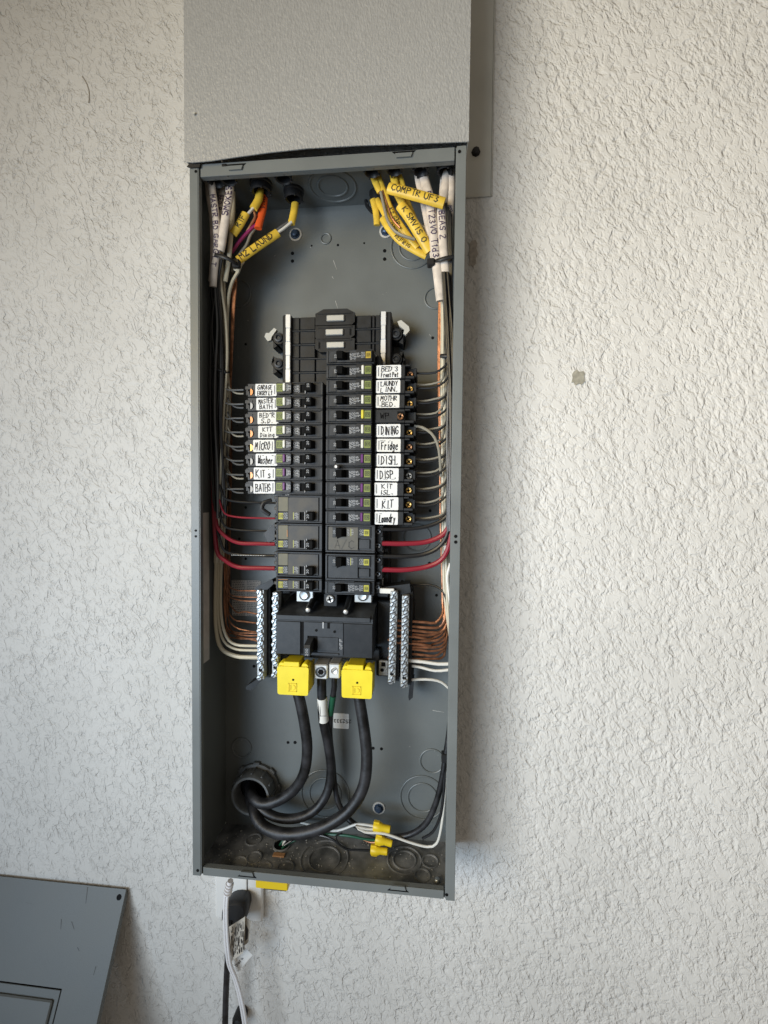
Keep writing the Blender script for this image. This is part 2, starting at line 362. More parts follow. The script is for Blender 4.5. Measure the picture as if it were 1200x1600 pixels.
def text_on_path(mb, s, pts, h, rad, flat, start, wd=.15, flip=False, jit=.3):
    P, T = path(pts, .002); D = [0]
    for a, b in zip(P, P[1:]): D.append(D[-1] + (b - a).length)
    st, W = strokes(s, jit); k = h / 6
    def fn(u, v):
        if flip: u, v = W * k - u, -v
        d = start + u; i = max(0, min(len(D) - 2, next((j for j in range(len(D) - 1) if D[j + 1] >= d), len(D) - 2)))
        f = (d - D[i]) / max(1e-9, D[i + 1] - D[i]); p = P[i].lerp(P[i + 1], min(1, max(0, f))); t = T[i]
        N = Vector((0, -1, 0)); N = (N - t * N.dot(t)).normalized(); S = N.cross(t)
        vv = max(-.98 * rad, min(.98 * rad, v)); return p + S * vv + N * (flat * math.sqrt(max(0, rad * rad - vv * vv)) + .0004)
    for pl in st:
        q = []
        for a, b in zip(pl, pl[1:]):
            n = 2
            for j in range(n): q.append((a[0] + (b[0] - a[0]) * j / n, a[1] + (b[1] - a[1]) * j / n))
        q.append(pl[-1])
        ribbon(mb, [(x * k, (y - 3) * k) for x, y in q], wd * h, fn)
def emblem(mb, c, s, wd=.1):        # small square holding a D-like bracket
    c = Vector(c); fn = lambda a, b: c + Vector((a, 0, b)); e = s / 2
    ribbon(mb, [(-e, -e), (e, -e), (e, e), (-e, e), (-e, -e)], wd * s, fn)
    ribbon(mb, [(-e * .4, -e * .5), (-e * .4, e * .5)], wd * s * 1.2, fn)
    ribbon(mb, [(e * .1, e * .5), (e * .45, e * .2), (e * .45, -e * .2), (e * .1, -e * .5)], wd * s * 1.2, fn)

# ================================================================== SETTING: the wall
wb = MB(); wb.box(-1.5, 1.6, 0.0, .12, -1.7, 1.6); wb.build('wall', 'stucco', label='white knockdown textured stucco wall behind the electrical panel', cat='wall', kind='structure')

# ================================================================== the panel box
W2, H2, D = .181, .486, .100
panel = thing('electrical_panel', (0, 0, -H2), 'tall open grey metal electrical panel box mounted on the stucco wall', 'electrical panel')
b = MB(); b.box(-W2, W2, -.0022, -.0006, -H2, H2); b.build('back_panel', 'paint', panel)
for s in (-1, 1):
    b = MB(); x0, x1 = sorted((s * W2, s * (W2 - .0015)))
    b.box(x0, x1, -D + .0016, -.0024, -H2, H2); b.build('side_wall', 'paint', panel)
    b = MB(); x0, x1 = sorted((s * (W2 + .0006), s * (W2 - .0112)))
    b.box(x0, x1, -D - .0004, -D + .0014, -H2, H2, .0005)
    xi0, xi1 = sorted((s * (W2 - .0112), s * (W2 - .0121))); b.box(xi0, xi1, -D + .0004, -D + .008, -H2 + .002, H2 - .002)
    b.build('flange', 'paint_lit', panel)
xi = W2 - .0138
b = MB(); b.box(-W2 + .0018, W2 - .0018, -D + .004, -.0025, H2 - .0015, H2); top_wall = b.build('top_wall', 'paint', panel)
b = MB(); b.box(-W2 + .0018, W2 - .0018, -D + .004, -.0025, -H2, -H2 + .0015); b.build('bottom_wall', 'paint_floor', panel)
b = MB(); b.box(-xi, xi, -D + .0012, -D + .003, H2 - .0165, H2, .0005); b.box(-xi, xi, -D + .0032, -D + .009, H2 - .0165, H2 - .0152); tf = b.build('flange', 'paint_lit', panel)
b = MB(); b.box(-xi, xi, -D + .0012, -D + .003, -H2, -H2 + .0115, .0005); b.box(-xi, xi, -D + .0032, -D + .009, -H2 + .0102, -H2 + .0115); bf = b.build('flange', 'paint_lit', panel)
def latch(px, py, wpx, up, par):
    c = A(px, py, -D + .001); wd = wpx / 1180
    b = MB(); b.prism([(c.x - wd / 2, c.z + .0022 * up), (c.x + wd / 2, c.z + .0022 * up), (c.x + wd * .36, c.z - .001 * up), (c.x - wd * .36, c.z - .001 * up)], -D + .0006, -D + .0011); b.build('slot', 'void', par)
    b = MB(); b.prism([(c.x - wd * .36, c.z - .0012 * up), (c.x + wd * .36, c.z - .0012 * up), (c.x + wd * .30, c.z - .0062 * up), (c.x - wd * .30, c.z - .0062 * up)], -D - .0012, -D + .0011); b.build('latch_tab', 'paint_lit', par)
latch(368, 259, 34, 1, tf); latch(631, 239, 36, 1, tf); latch(386, 1368, 32, -1, bf); latch(622, 1390, 34, -1, bf)
def hole(px, py, r, Y=-D - .0004, par=panel, m='void', name='hole'):
    c = A(px, py, Y); b = MB(); b.prism(circ(c.x, c.z, r, 12), Y - .0004, Y + .0002); return b.build(name, m, par)
for px, py, r in ((306, 268, .0019), (718, 237, .0021), (309, 1360, .0021), (698, 1398, .0021), (306, 829, .0016), (306, 838, .0016), (712, 838, .0022), (712, 847, .0022)): hole(px, py, r)
YB = -.0022
for px, py, r in ((457, 396, .0026), (457, 408, .0026), (601, 392, .0026), (601, 405, .0026), (450, 1160, .0023), (461, 1160, .0026), (583, 1169, .0024), (596, 1170, .0024), (528, 383, .0018), (384, 538, .002), (397, 1041, .0025),
                  (676, 528, .0022), (682, 930, .0022), (384, 793, .002), (374, 842, .002), (384, 873, .002), (671, 880, .0024), (672, 798, .0022), (569, 380, .0014), (487, 384, .0014)): hole(px, py, r, YB)
def knock_back(px, py, rpx, Y=YB):
    c = A(px, py, Y); ko = None
    for k, rp in enumerate(rpx):
        r = rp / 1010
        b = MB(); b.lathe((c.x, Y, c.z), (0, -1, 0), [(r, .0), (r - .0003, .0014), (r - .0014, .0019), (r - .0026, .0013), (r - .0030, 0)], 32, caps=False)
        ko = b.build('knockout', 'paint', panel)
for k in ((372, 459, (22,)), (645, 385, (34, 22)), (680, 466, (17,)), (660, 1246, (36, 24)), (675, 1189, (20,)), (508, 1240, (40, 27)), (378, 1168, (17,)), (509, 373, (9,)), (652, 840, (22,))): knock_back(*k)
def knock_flat(px, py, rad, Z, sg):
    c = AZ(px, py, Z)
    for k, r in enumerate(rad):
        b = MB(); b.lathe((c.x, c.y, Z), (0, 0, sg), [(r, 0), (r - .0002, .0010), (r - .0013, .0015), (r - .0026, .0010), (r - .0030, 0)], 32, caps=False); b.build('knockout', 'paint' if sg < 0 else 'paint_floor', panel)
ZT, ZF = H2 - .0015, -H2 + .0015
knock_flat(520, 291, (.034, .022), ZT, -1)
for px, py, rad in ((507, 1342, (.036, .024)), (632, 1344, (.026, .018)), (672, 1346, (.013,)), (397, 1340, (.012,)), (412, 1357, (.012,)), (446, 1356, (.013,)), (396, 1312, (.013,)), (372, 1350, (.014,)), (660, 1368, (.012,))): knock_flat(px, py, rad, ZF, 1)
# ground screw on the floor, right
c = AZ(683, 1378, ZF); b = MB(); b.lathe(c, (0, 0, 1), [(.0045, 0), (.0045, .003), (.003, .005), (.0, .0055)], 12); b.build('screw', 'zinc', panel)
# mounting screws with washers
for px, py, Lb in ((462, 367, 'upper left'), (603, 362, 'upper right'), (592, 1262, 'lower right')):
    c = A(px, py, YB); b = MB(); b.lathe((c.x, YB - .0001, c.z), (0, -1, 0), [(.0098, 0), (.0098, .0012), (.0085, .0016)], 18); wsh = b.build('washer', 'washer', panel)
    b = MB(); b.lathe((c.x, YB - .0017, c.z), (-.1, -1, .1), [(.0058, 0), (.0055, .0045), (.0035, .006)], 6); b.lathe((c.x, YB - .0016, c.z), (0, -1, 0), [(.0075, 0), (.0072, .0009)], 14); b.build('screw_head', 'blue_screw', wsh)
# stickers inside
def sticker(name, m, x0, y0, x1, y1, Y, lines, ink='ink_grey', par=panel):
    a = A(x0, y0, Y); c = A(x1, y1, Y)
    b = MB(); b.prism(rrect((a.x + c.x) / 2, (a.z + c.z) / 2, abs(c.x - a.x), abs(a.z - c.z), .0015), Y - .0003, Y + .0001); st = b.build(name, m, par)
    if lines: lines(st, a, c, Y - .0005)
    return st
def printed(cols, rows):
    def f(st, a, c, Y):
        b = MB(); cw = (c.x - a.x) / cols; rh = (c.z - a.z) / rows
        for i in range(cols):
            for j in range(rows):
                x = a.x + cw * i + cw * .06; 
                while x < a.x + cw * (i + .94):
                    L_ = R_.uniform(.0012, .004); z = a.z + rh * (j + .5)
                    b.add([(x, Y, z - .0006), (min(x + L_, a.x + cw * (i + .95)), Y, z - .0006), (min(x + L_, a.x + cw * (i + .95)), Y, z + .0006), (x, Y, z + .0006)], [(0, 1, 2, 3)]); x += L_ + .0009
        b.build('print', 'ink_grey', st)
    return f
sticker('nameplate', 'paper_grey', 362, 906, 407, 934, YB - .0002, printed(2, 10))
sticker('nameplate', 'paper_grey', 363, 937, 407, 963, YB - .0002, printed(2, 9))
def digits(st, a, c, Y):
    b = MB(); text(b, '252333', ((a.x + c.x) / 2 + .002, Y, (a.z + c.z) / 2), .0052, (-1, 0, 0), (0, 0, -1), wd=.2); b.build('lettering', 'ink', st)
sticker('number_sticker', 'paper', 521, 1114, 545, 1139, YB - .0002, digits)
b = MB(); xs = -W2 + .0016; b.box(xs, xs + .0004, -.096, AX(326.5, 900, xs).y, AX(320, 1035, xs).z, AX(320, 801, xs).z); b.build('side_sticker', 'paper_grey', panel)
# scratches in the enamel
for (x0, y0, x1, y1) in ((521, 407, 526, 421), (524, 470, 528, 483), (519, 432, 521, 436), (671, 522, 673, 526), (452, 360, 455, 362), (676, 1110, 694, 1113), (408, 785, 411, 789)):
    a = A(x0, y0, YB - .0003); c = A(x1, y1, YB - .0003); b = MB(); n = Vector((c.z - a.z, 0, a.x - c.x)).normalized() * .0004
    b.add([a + n, c + n * .3, c - n * .3, a - n], [(0, 1, 2, 3)]); b.build('scratch', 'washer', panel)

b = MB()
for k in range(70):                                  # specks and rub marks in the enamel
    x, z = R_.uniform(-W2 + .01, W2 - .01), R_.uniform(-H2 + .02, H2 - .02); a = R_.uniform(0, 3.1); l_ = R_.uniform(.0004, .0035) * (1 if R_.random() < .3 else .3); wv = R_.uniform(.0002, .0005)
    u, v = Vector((math.cos(a), 0, math.sin(a))) * l_, Vector((-math.sin(a), 0, math.cos(a))) * wv; p = Vector((x, YB - .0004, z)); b.add([p + u, p + v, p - u, p - v], [(0, 1, 2, 3)])
b.build('scuffs', 'washer', panel, kind='stuff')
# ================================================================== trough cover above the box
trough = thing('wireway_cover', (0, 0, .49), 'textured light grey metal wireway cover above the open panel with bowed bottom edge', 'wireway')
YT = -D - .0035
edge = [(290, 252), (300, 255), (330, 253.5), (370, 248.5), (420, 242), (480, 235.5), (560, 230.5), (640, 227), (700, 223.5), (732.5, 221)]
low = []
for i, (px, py) in enumerate(edge):
    p = A(px, py, YT); low.append((p.x, p.z))
xl, xr = -.1868, low[-1][0]; low[0] = (xl, low[0][1])
b = MB(); n = len(low); vs = []; fs = []
for Yq in (YT, YT + .0014):
    vs += [Vector((x, Yq - .004 * math.sin(math.pi * i / (n - 1)) , z)) for i, (x, z) in enumerate(low)] + [Vector((x, Yq - .002 * math.sin(math.pi * i / (n - 1)), z + .09)) for i, (x, z) in enumerate(low)] + [Vector((x, Yq, 1.35)) for x, z in low]
m_ = 3 * n
for i in range(n - 1):
    for r in (0, 1):
        fs.append((r * n + i, r * n + i + 1, (r + 1) * n + i + 1, (r + 1) * n + i)); fs.append((m_ + r * n + i, m_ + (r + 1) * n + i, m_ + (r + 1) * n + i + 1, m_ + r * n + i + 1))
    fs.append((i, m_ + i, m_ + i + 1, i + 1)); fs.append((2 * n + i, 2 * n + i + 1, m_ + 2 * n + i + 1, m_ + 2 * n + i))
for e in (0, n - 1):
    for r in (0, 1): fs.append((r * n + e, (r + 1) * n + e, m_ + (r + 1) * n + e, m_ + r * n + e))
b.add(vs, fs, True); b.build('front_sheet', 'galv', trough)
b = MB(); b.box(xl + .0002, xl + .0014, YT + .0018, -.001, H2 + .004, 1.35); b.build('side_sheet', 'galv_flat', trough)
b = MB(); b.box(xr - .0014, xr - .0002, YT + .0018, -.001, H2 + .006, 1.35); b.build('side_sheet', 'galv_flat', trough)
fx = A(768, 307, -.002).x; fz = A(768, 307, -.002).z
b = MB(); b.box(xr, fx - .0012, -.0034, -.0012, fz, 1.35, .0004); b.box(fx - .0010, fx, -.0046, -.0012, fz, 1.35); fl = b.build('mounting_flange', 'galv_flat', trough)
c = A(743.5, 238, -.0036); b = MB(); b.lathe((c.x, -.0035, c.z), (0, -1, 0), [(.0066, 0), (.0066, .001), (.0052, .0012), (.005, .005), (.003, .006)], 8); b.build('screw', 'tape_black', fl)
# dents in the sheet
for px, py, r in ((305, 180, .0016), (440, 208, .0014), (375, 224, .0013)):
    c = A(px, py, YT); b = MB(); b.prism(circ(c.x, c.z, r, 10), YT - .0038, YT - .002); b.build('dent', 'galv_flat', trough)
# dark strip at the upper left corner of the box
b = MB(); p = [A(293, 262, -D), A(303, 252, -D), A(314, 256, -D), A(313, 263, -D), A(299, 264, -D)]
b.prism([(q.x, q.z) for q in p], -D - .0022, -D - .0006); b.build('dark_strip', 'tape_black', label='small black strip under the cover at the box corner', cat='rubber strip')

# ================================================================== bus assembly
YBASE = -.040
def bz(py, px=530): return A(px, py, YBASE).z
bus = thing('bus_assembly', (0, -.003, .1), 'black plastic bus base with white rails and empty breaker spaces', 'bus base')
zt = A(530, 491, YBASE).z; zb = -.098
b = MB(); b.box(-.073, .085, -.030, -.004, zb, zt, .002)
b.box(-.073, -.060, -.044, -.0302, zb, zt, .0015); b.box(.068, .085, -.044, -.0302, zb, zt, .0015)
b.box(-.0585, .0665, -.034, -.0302, zb, zt - .001)
b.build('base', 'plastic', bus)
pitch = .0200
bx = lambda px: A(px, 520, YBASE).x
for i in range(6):                                   # empty spaces: ribbed trays on both sides
    z = zt - .0045 - pitch * i
    for (p0_, p1_) in ((456.5, 468), (469, 492.5), (557, 580), (581.5, 585.5), (587, 594)) + (((494, 555),) if i > 2 else ()):
        b = MB(); b.box(bx(p0_), bx(p1_), -.0405, -.0342, z - .0165, z + .0015, .0008); b.build('tray', 'plastic', bus)
    b = MB(); b.box(bx(456), bx(594), -.0425, -.0342, z - .0192, z - .0176, .0004); b.build('rib', 'plastic2', bus)
for k, py in enumerate((497, 519, 539)):             # silver stabs in dark blocks with cut corners
    a = A(524 - (1.5 if k == 1 else 0), py, -.047); x0, x1 = bx(494), bx(555); t_, u_ = a.z + .0098, a.z - .0088
    cut = .007
    if k == 0: q = [(x0, u_), (x1 - .004, u_), (x1, u_ + .004), (x1, t_ - .002), (x1 - cut * 1.6, t_ + .004), (x0 + .012, t_ + .004), (x0, t_ - .002)]
    elif k == 1: q = [(x0 + .002, u_), (x1 - cut, u_), (x1, u_ + cut * .7), (x1, t_), (x0, t_), (x0, u_ + .003)]
    else: q = [(x0 + cut, u_), (x1, u_), (x1, t_), (x0, t_), (x0, u_ + cut * .7)]
    b = MB(); b.prism(q, -.0450, -.0342); b.box(x0 + .004, x1 - .004, -.0462, -.0451, t_ - .003, t_ - .0012); gd = b.build('stab_guard', 'plastic', bus)
    b = MB(); b.box(a.x - .0128, a.x + .0128, -.0482, -.0452, a.z - .0044, a.z + .0044, .001); b.build('stab', 'tin', bus)
    xs_ = x1 - .006 if k == 1 else x0 + .006
    if k: b = MB(); b.box(xs_ - .0013, xs_ + .0013, -.0453, -.0449, a.z - .004, a.z + .005); b.build('slot', 'void', gd)
for px0 in (450, 599):                               # tin-plated rails, with shallow notches
    x = A(px0, 520, -.047).x; b = MB(); zz = zt - .0005; k = 0
    while zz > zb + .02:
        h = .0195; wv = .0036 if k % 2 == 0 else .0032
        b.box(x - wv, x + wv, -.0475, -.0442, zz - h, zz - .0002, .0006); zz -= h; k += 1
    b.build('rail', 'white_rail', bus)
for s, px, py in ((-1, 437, 530), (-1, 437, 570), (1, 619, 524), (1, 619, 563)):   # fixing ears
    c = A(px, py, -.03); b = MB(); b.prism(circ(c.x, c.z, .0085, 18), -.034, -.004); 
    b.prism([(c.x - .010 * -s, c.z - .013), (c.x - .010 * -s, c.z + .013), (c.x + s * .004, c.z + .010), (c.x + s * .013, c.z + .001), (c.x + s * .004, c.z - .010)], -.030, -.004)
    ear = b.build('mounting_ear', 'plastic', bus)
    b = MB(); b.lathe((c.x, -.0342, c.z), (0, -1, 0), [(.0058, 0), (.0058, .003), (.0035, .0036), (.003, .0005)], 16); b.lathe((c.x, -.0344, c.z), (0, -1, 0), [(.0024, 0), (.0024, .0012)], 10); b.build('post', 'plastic2', ear)
    b = MB(); b.box(c.x - s * .0125 - .004, c.x - s * .0125 + .004, -.040, -.0305, c.z + .010, c.z + .026, .001); b.box(c.x - s * .0125 - .0026, c.x - s * .0125 + .0026, -.0410, -.0402, c.z + .013, c.z + .023); b.build('clip', 'void', ear)
for pts in ([(621, 503), (627, 501), (639, 511), (640, 517), (634, 524), (630, 522), (632, 516), (624, 510)], [(429, 513), (433, 516), (425, 527), (424, 532), (419, 534), (414, 527), (416, 521), (421, 521)]):
    q = [A(x, y, -.032) for x, y in pts]; b = MB(); b.prism([(p.x, p.z) for p in q], -.034, -.028); b.build('hook', 'galv_flat', bus)

# ================================================================== breakers
LX = lambda px: A(px, 672, -.09).x
RX = lambda px: A(px, 690, -.09).x
PL, PR = .01897, .01943
HB = .0092
def face_plate(b, x0, x1, s0, s1, z0, z1, zs0, zs1, y0=-.084, y1=-.0862):   # plate with a real slot in it
    b.box(x0, s0, y0, y1, z0, z1); b.box(s1, x1, y0, y1, z0, z1); b.box(s0, s1, y0, y1, z0, zs0); b.box(s0, s1, y0, y1, zs1, z1)
def hw(par, lines, cx, cz, wd, ht, y, m='ink'):
    b = MB(); n = len(lines)
    for i, t in enumerate(lines):
        h = ht * (.60 if n == 1 else .36); z = cz + (0 if n == 1 else ht * (.24 - .46 * i))
        text(b, t, (cx, y, z), h, (1, 0, R_.uniform(-.04, .05)), (R_.uniform(-.05, .15), 0, 1), wd=.115 if n == 1 else .15, width=min(wd * .80, wd * .17 * max(2.4, len(t))), jit=.35)
    b.build('handwriting', m, par)
def sticker_label(par, cx, cz, wd, ht, y, lines, bar_left, cream=False, tick=True):
    rot = R_.uniform(-.012, .012)
    b = MB(); b.prism(rrect(cx, cz, wd, ht, .0014, rot), y, y + .0004); st = b.build('label_sticker', 'paper_cream' if cream else 'paper', par)
    b = MB(); s = -1 if bar_left else 1
    xb = cx + s * (wd / 2 - .0028); b.box(xb - .0006, xb + .0006, y - .0002, y - .0001, cz - ht * .34, cz + ht * .36)
    if tick:
        for k in range(7):
            x = cx + wd * R_.uniform(-.34, .36); z = cz + ht * R_.choice((-.36, .34)); L_ = R_.uniform(.001, .003)
            b.box(x - L_ / 2, x + L_ / 2, y - .0002, y - .0001, z - .0004, z + .0004)
    b.build('print', 'ink_grey', st); hw(st, lines, cx - s * .0014, cz - .0003, wd * .86, ht, y - .00035)

def afci_left(z, label, button):
    o = Vector((LX(470), YBASE, z)); t = thing('circuit_breaker', o, label, 'circuit breaker', 'single pole breakers in the left column')
    X = LX; b = MB()
    b.box(X(431), X(503.5), -.0445, -.0838, z - HB, z + HB, .0006)
    b.box(X(431.5), X(503.3), -.0838, -.0880, z - HB, z - HB + .0016, .0004); b.box(X(455), X(503.3), -.0838, -.0876, z + HB - .0012, z + HB, .0003)
    b.box(X(500), X(503.3), -.0838, -.0880, z - HB + .0016, z + HB - .0012, .0003)
    b.box(X(384), X(430.8), -.0345, -.0840, z - HB, z + HB, .0008)
    b.box(X(378), X(383.6), -.0345, -.0770, z - HB + .004, z + HB - .001, .0008); b.box(X(380.5), X(392), -.084, -.0846, z + .001, z + .0055, .0002)
    b.build('housing', 'plastic2', t)
    b = MB(); face_plate(b, X(456), X(499.5), X(467.6), X(475), z - .0068, z + .0076, z - .0048, z + .0062); b.build('face', 'plastic', t)
    b = MB(); b.box(X(467.8), X(474.8), -.0839, -.0841, z - .0048, z + .0062); b.build('slot', 'void', t)
    b = MB(); b.box(X(475.6), X(476.6), -.0862, -.0885, z - .0062, z + .0068); b.build('rib', 'print', t)
    b = MB(); b.box(X(477.2), X(488.2), -.0862, -.0955, z - .0046, z + .0068, .0012); b.prism([(X(488.2), -.0862), (X(491.5), -.0862), (X(488.2), -.0945)], z - .004, z + .006, 'z'); tg = b.build('toggle', 'void', t)
    b = MB(); text(b, '20', (X(482.6), -.0957, z + .0026), .0030, (0, 0, 1), (-1, 0, 0), wd=.16); b.build('number', 'print', tg)
    b = MB(); b.prism(rrect((X(432) + X(455)) / 2, z + .0008, X(455) - X(432), .0150, .002), -.0840, -.0915); mod = b.build('module', 'plastic2', t)
    b = MB(); b.box(X(432.6), X(442.4), -.0916, -.0921, z - .0042, z + .0064, .0002); g = b.build('emblem_tile', 'green', t)
    b = MB(); emblem(b, ((X(432.6) + X(442.4)) / 2, -.0923, z + .0011), .0056); b.build('emblem', 'plastic2', g)
    b = MB(); b.box(X(442.6), X(446.8), -.0916, -.0937, z - .0036, z + .0070, .001); b.build('test_button', button, t)
    b = MB(); text(b, 'TEST', (X(449.8), -.0917, z + .001), .0021, (0, 0, 1), (-1, 0, 0), wd=.3, width=.0085); text(b, '25', (X(452.8), -.0917, z + .001), .0026, (0, 0, 1), (-1, 0, 0), wd=.24, width=.006)
    for k, x in enumerate((459, 462, 465.3)): text(b, ('QO', '120', 'OFF')[k], (X(x), -.0864, z + .0005), .0023, (0, 0, 1), (-1, 0, 0), wd=.25, width=.0075 + .001 * k)
    b.build('print', 'print', t)
    b = MB(); c = (X(388.6), -.0841, z - .0022); b.prism([(c[0] + .0052 * math.cos(a), c[2] + .0052 * math.sin(a)) for a in [math.radians(-100 + 25 * k) for k in range(10)]], -.0839, -.0843); 
    b.box(X(384.5), X(388.5), -.0839, -.0843, z - .001, z + .003); b.build('screw_well', 'void', t)
    return t
def crescent(par, x, z, m, seed):
    b = MB(); b.prism([(x + .0036 * math.cos(a), z + .0046 * math.sin(a)) for a in [math.radians(-90 + 20 * k) for k in range(10)]], -.0843, -.0850); b.build('terminal_screw', m, par)

left_defs = [(['GARAGE', 'ENTRY Lt'], 396.5, 430, 'wire', 'bronze'), (['MASTER', 'BATH'], 398, 431, 'w', 'washer'), (["BED'R", 'S.D.'], 400, 433, 'w', 'bronze'), (['KIT', 'Dining'], 401, 433, 'w', 'bronze'),
             (['M|CRO'], 393, 426.5, 'w', 'brass'), (['Washer'], 397, 431, 'w', 'washer'), (['KIT s'], 394, 428, 'w', 'bronze'), (['BATHS'], 393.5, 427.5, 'w', 'washer')]
names_l = ['GARAGE ENTRY LT', 'MASTER BATH', 'BED R S.D.', 'KIT DINING', 'MICRO', 'WASHER', 'KIT in the left column', 'BATHS']
z0L = A(470, 607, -.09).z
protoL = {}
for i, (ln, a, c2, _, scr) in enumerate(left_defs):
    z = z0L - PL * i; bt = 'button_white' if i < 5 else 'button_purple'
    lab = 'black breaker with %s test button and handwritten label %s' % ('white' if i < 5 else 'purple', names_l[i])
    if bt not in protoL: t = protoL[bt] = afci_left(z, lab, bt); fresh = [t]
    else: t = None
    protoL.setdefault('z' + bt, z)
    if t is None: t = ('copy', bt, z, lab)
    left_defs[i] = (t, ln, a, c2, scr, z)
for (t, ln, a, c2, scr, z) in left_defs:
    if isinstance(t, tuple):
        src = protoL[t[1]]; t = copy_thing(src, (LX(470), YBASE, z), t[3])
    protoL.setdefault('todo', []).append((t, ln, a, c2, scr, z))
for (t, ln, a, c2, scr, z) in protoL['todo']:
    xa, xb = LX(a), LX(c2); sticker_label(t, (xa + xb) / 2, z, xb - xa, .0166, -.0846, ln, False, cream=ln[0] in ("BED'R", 'KIT', 'M|CRO'))
    crescent(t, LX(388.8), z - .0024, scr, 0)

def right_core(z, t, tail, tile, button, rim_x1):
    X = RX; b = MB()
    b.box(X(508.5), X(rim_x1), -.0445, -.0838, z - HB - .0002, z + HB + .0002, .0006)
    b.box(X(508.6), X(rim_x1), -.0838, -.0872, z - HB, z - HB + .0015, .0004); b.box(X(508.6), X(555), -.0838, -.0868, z + HB - .0012, z + HB, .0003)
    b.box(X(508.6), X(511.8), -.0838, -.0876, z - HB + .0015, z + HB - .0012, .0003)
    b.build('housing', 'plastic2', t)
    b = MB(); face_plate(b, X(512.5), X(555), X(525.5), X(545), z - .0070, z + .0076, z - .0046, z + .0060, -.0838, -.0878)
    b.prism([(X(513), -.0878), (X(524), -.0878), (X(524), -.0888), (X(515), -.0890)], z - .0066, z + .0072, 'z'); b.build('face', 'plastic2', t)
    b = MB(); b.box(X(525.6), X(545), -.0837, -.0842, z - .0046, z + .0060); b.build('slot', 'void', t)
    b = MB(); b.prism([(X(525.8), -.0842), (X(525.8), -.0935), (X(528.5), -.0965), (X(535), -.0955), (X(540), -.0842)], z - .0040, z + .0056, 'z'); tg = b.build('toggle', 'void', t)
    b = MB(); text(b, '20', (X(523.0), -.0893, z + .0004), .0030, (0, 0, 1), (-1, 0, 0), wd=.18); b.build('number', 'print', t)
    b = MB()
    for k, x in enumerate((547, 550, 553.3)): text(b, ('OFF', '|0', '120')[k], (X(x), -.0880, z), .0023, (0, 0, 1), (-1, 0, 0), wd=.25, width=.0085)
    b.build('print', 'print', t)
    b = MB(); b.prism(rrect((X(555.6) + X(580)) / 2, z + .0006, X(580) - X(555.6), .0162, .0012), -.0839, -.0905); b.build('module', 'plastic', t)
    b = MB(); x0, x1 = (569.2, 579.2) if button else (570.5, 578.5); hz = .0052 if button else .0044
    b.box(X(x0), X(x1), -.0906, -.0911, z + .001 - hz, z + .001 + hz, .0002); g = b.build('emblem_tile', tile, t)
    b = MB(); emblem(b, ((X(x0) + X(x1)) / 2, -.0913, z + .001), .0054 if button else .0040, .13); b.build('emblem', 'plastic', g)
    b = MB(); text(b, '25', (X(558.4), -.0907, z + .001), .0028, (0, 0, 1), (-1, 0, 0), wd=.22, width=.0062); text(b, '-', (X(561.8), -.0907, z), .003, wd=.25)
    if not button: text(b, 'QO', (X(564.5), -.0907, z + .001), .0024, (0, 0, 1), (-1, 0, 0), wd=.25, width=.0075); text(b, '120', (X(567.6), -.0907, z + .001), .0022, (0, 0, 1), (-1, 0, 0), wd=.25, width=.0075)
    b.build('print', 'print', t)
    if button:
        b = MB(); b.box(X(564.2), X(568.4), -.0906, -.0926, z - .0044, z + .0072, .0009); b.build('test_button', button, t)
def screw(par, x, y, z, r, m, ax=(0, -1, 0), slot=None, name='terminal_screw'):
    a = Vector(ax); b = MB(); b.lathe((x, y, z), a, [(r, 0), (r, r * .45), (r * .8, r * .68), (r * .35, r * .62), (r * .30, r * .35), (0.0001, r * .3)], 14, caps=False); sc_ = b.build(name, m, par)
    if slot is not None:
        b = MB(); cc, ss = math.cos(slot), math.sin(slot); L_ = r * .72; q = r * .17
        for (u, v) in ((cc, ss), (-ss, cc)):
            b.add([(x + u * L_ - v * q, y - r * .70, z + v * L_ + u * q), (x - u * L_ - v * q, y - r * .70, z - v * L_ + u * q), (x - u * L_ + v * q, y - r * .70, z - v * L_ - u * q), (x + u * L_ + v * q, y - r * .70, z + v * L_ - u * q)], [(0, 1, 2, 3)])
        b.build('slot', 'void', sc_)
    return sc_
def afci_right(z, label, button):
    t = thing('circuit_breaker', (RX(545), YBASE, z), label, 'circuit breaker', 'single pole breakers in the right column'); X = RX
    right_core(z, t, True, 'green', button, 580.5)
    b = MB(); b.box(X(581), X(586), -.0445, -.074, z - HB, z + HB); b.box(X(585), X(631.5), -.036, -.0838, z - HB, z + HB, .0008)
    b.box(X(631.5), X(646), -.036, -.0838, z - HB, z - HB + .0035, .0005); b.box(X(631.5), X(640), -.036, -.0838, z + HB - .0022, z + HB, .0005)
    b.box(X(645.2), X(649.5), -.036, -.0800, z - HB + .002, z + HB - .0035, .0008); b.box(X(631.5), X(645.2), -.036, -.070, z - HB + .0035, z + HB - .0022)
    b.build('terminal_block', 'plastic', t)
    return t
right_defs = [(['BED 3', 'Front Pat'], 586.5, 625, 'white'), (['LAUNDY', 'LINN.'], 586, 624, 'white'), (['MOTHR', 'BED.'], 586, 623, 'white'), None, (['DINING'], 587.5, 625, 'white'), (['Fridge'], 588, 625.5, 'white'),
              (['DISH.'], 588, 626, 'purple'), (['DISP.'], 586, 623, 'purple'), (['KIT', 'ISL.'], 585, 621, 'purple'), (['KIT'], 586, 623, 'purple'), (['Laundry'], 586, 622.5, 'purple')]
names_r = ['BED 3 FRONT PAT', 'LAUNDY LINN', 'MOTHR BED', 'WP', 'DINING', 'FRIDGE', 'DISH', 'DISP', 'KIT ISL', 'KIT in the right column', 'LAUNDRY in lower case']
z0R = A(545, 580, -.09).z; protoR = {}; rb = []
ZR = [z0R - PR * i for i in range(11)]
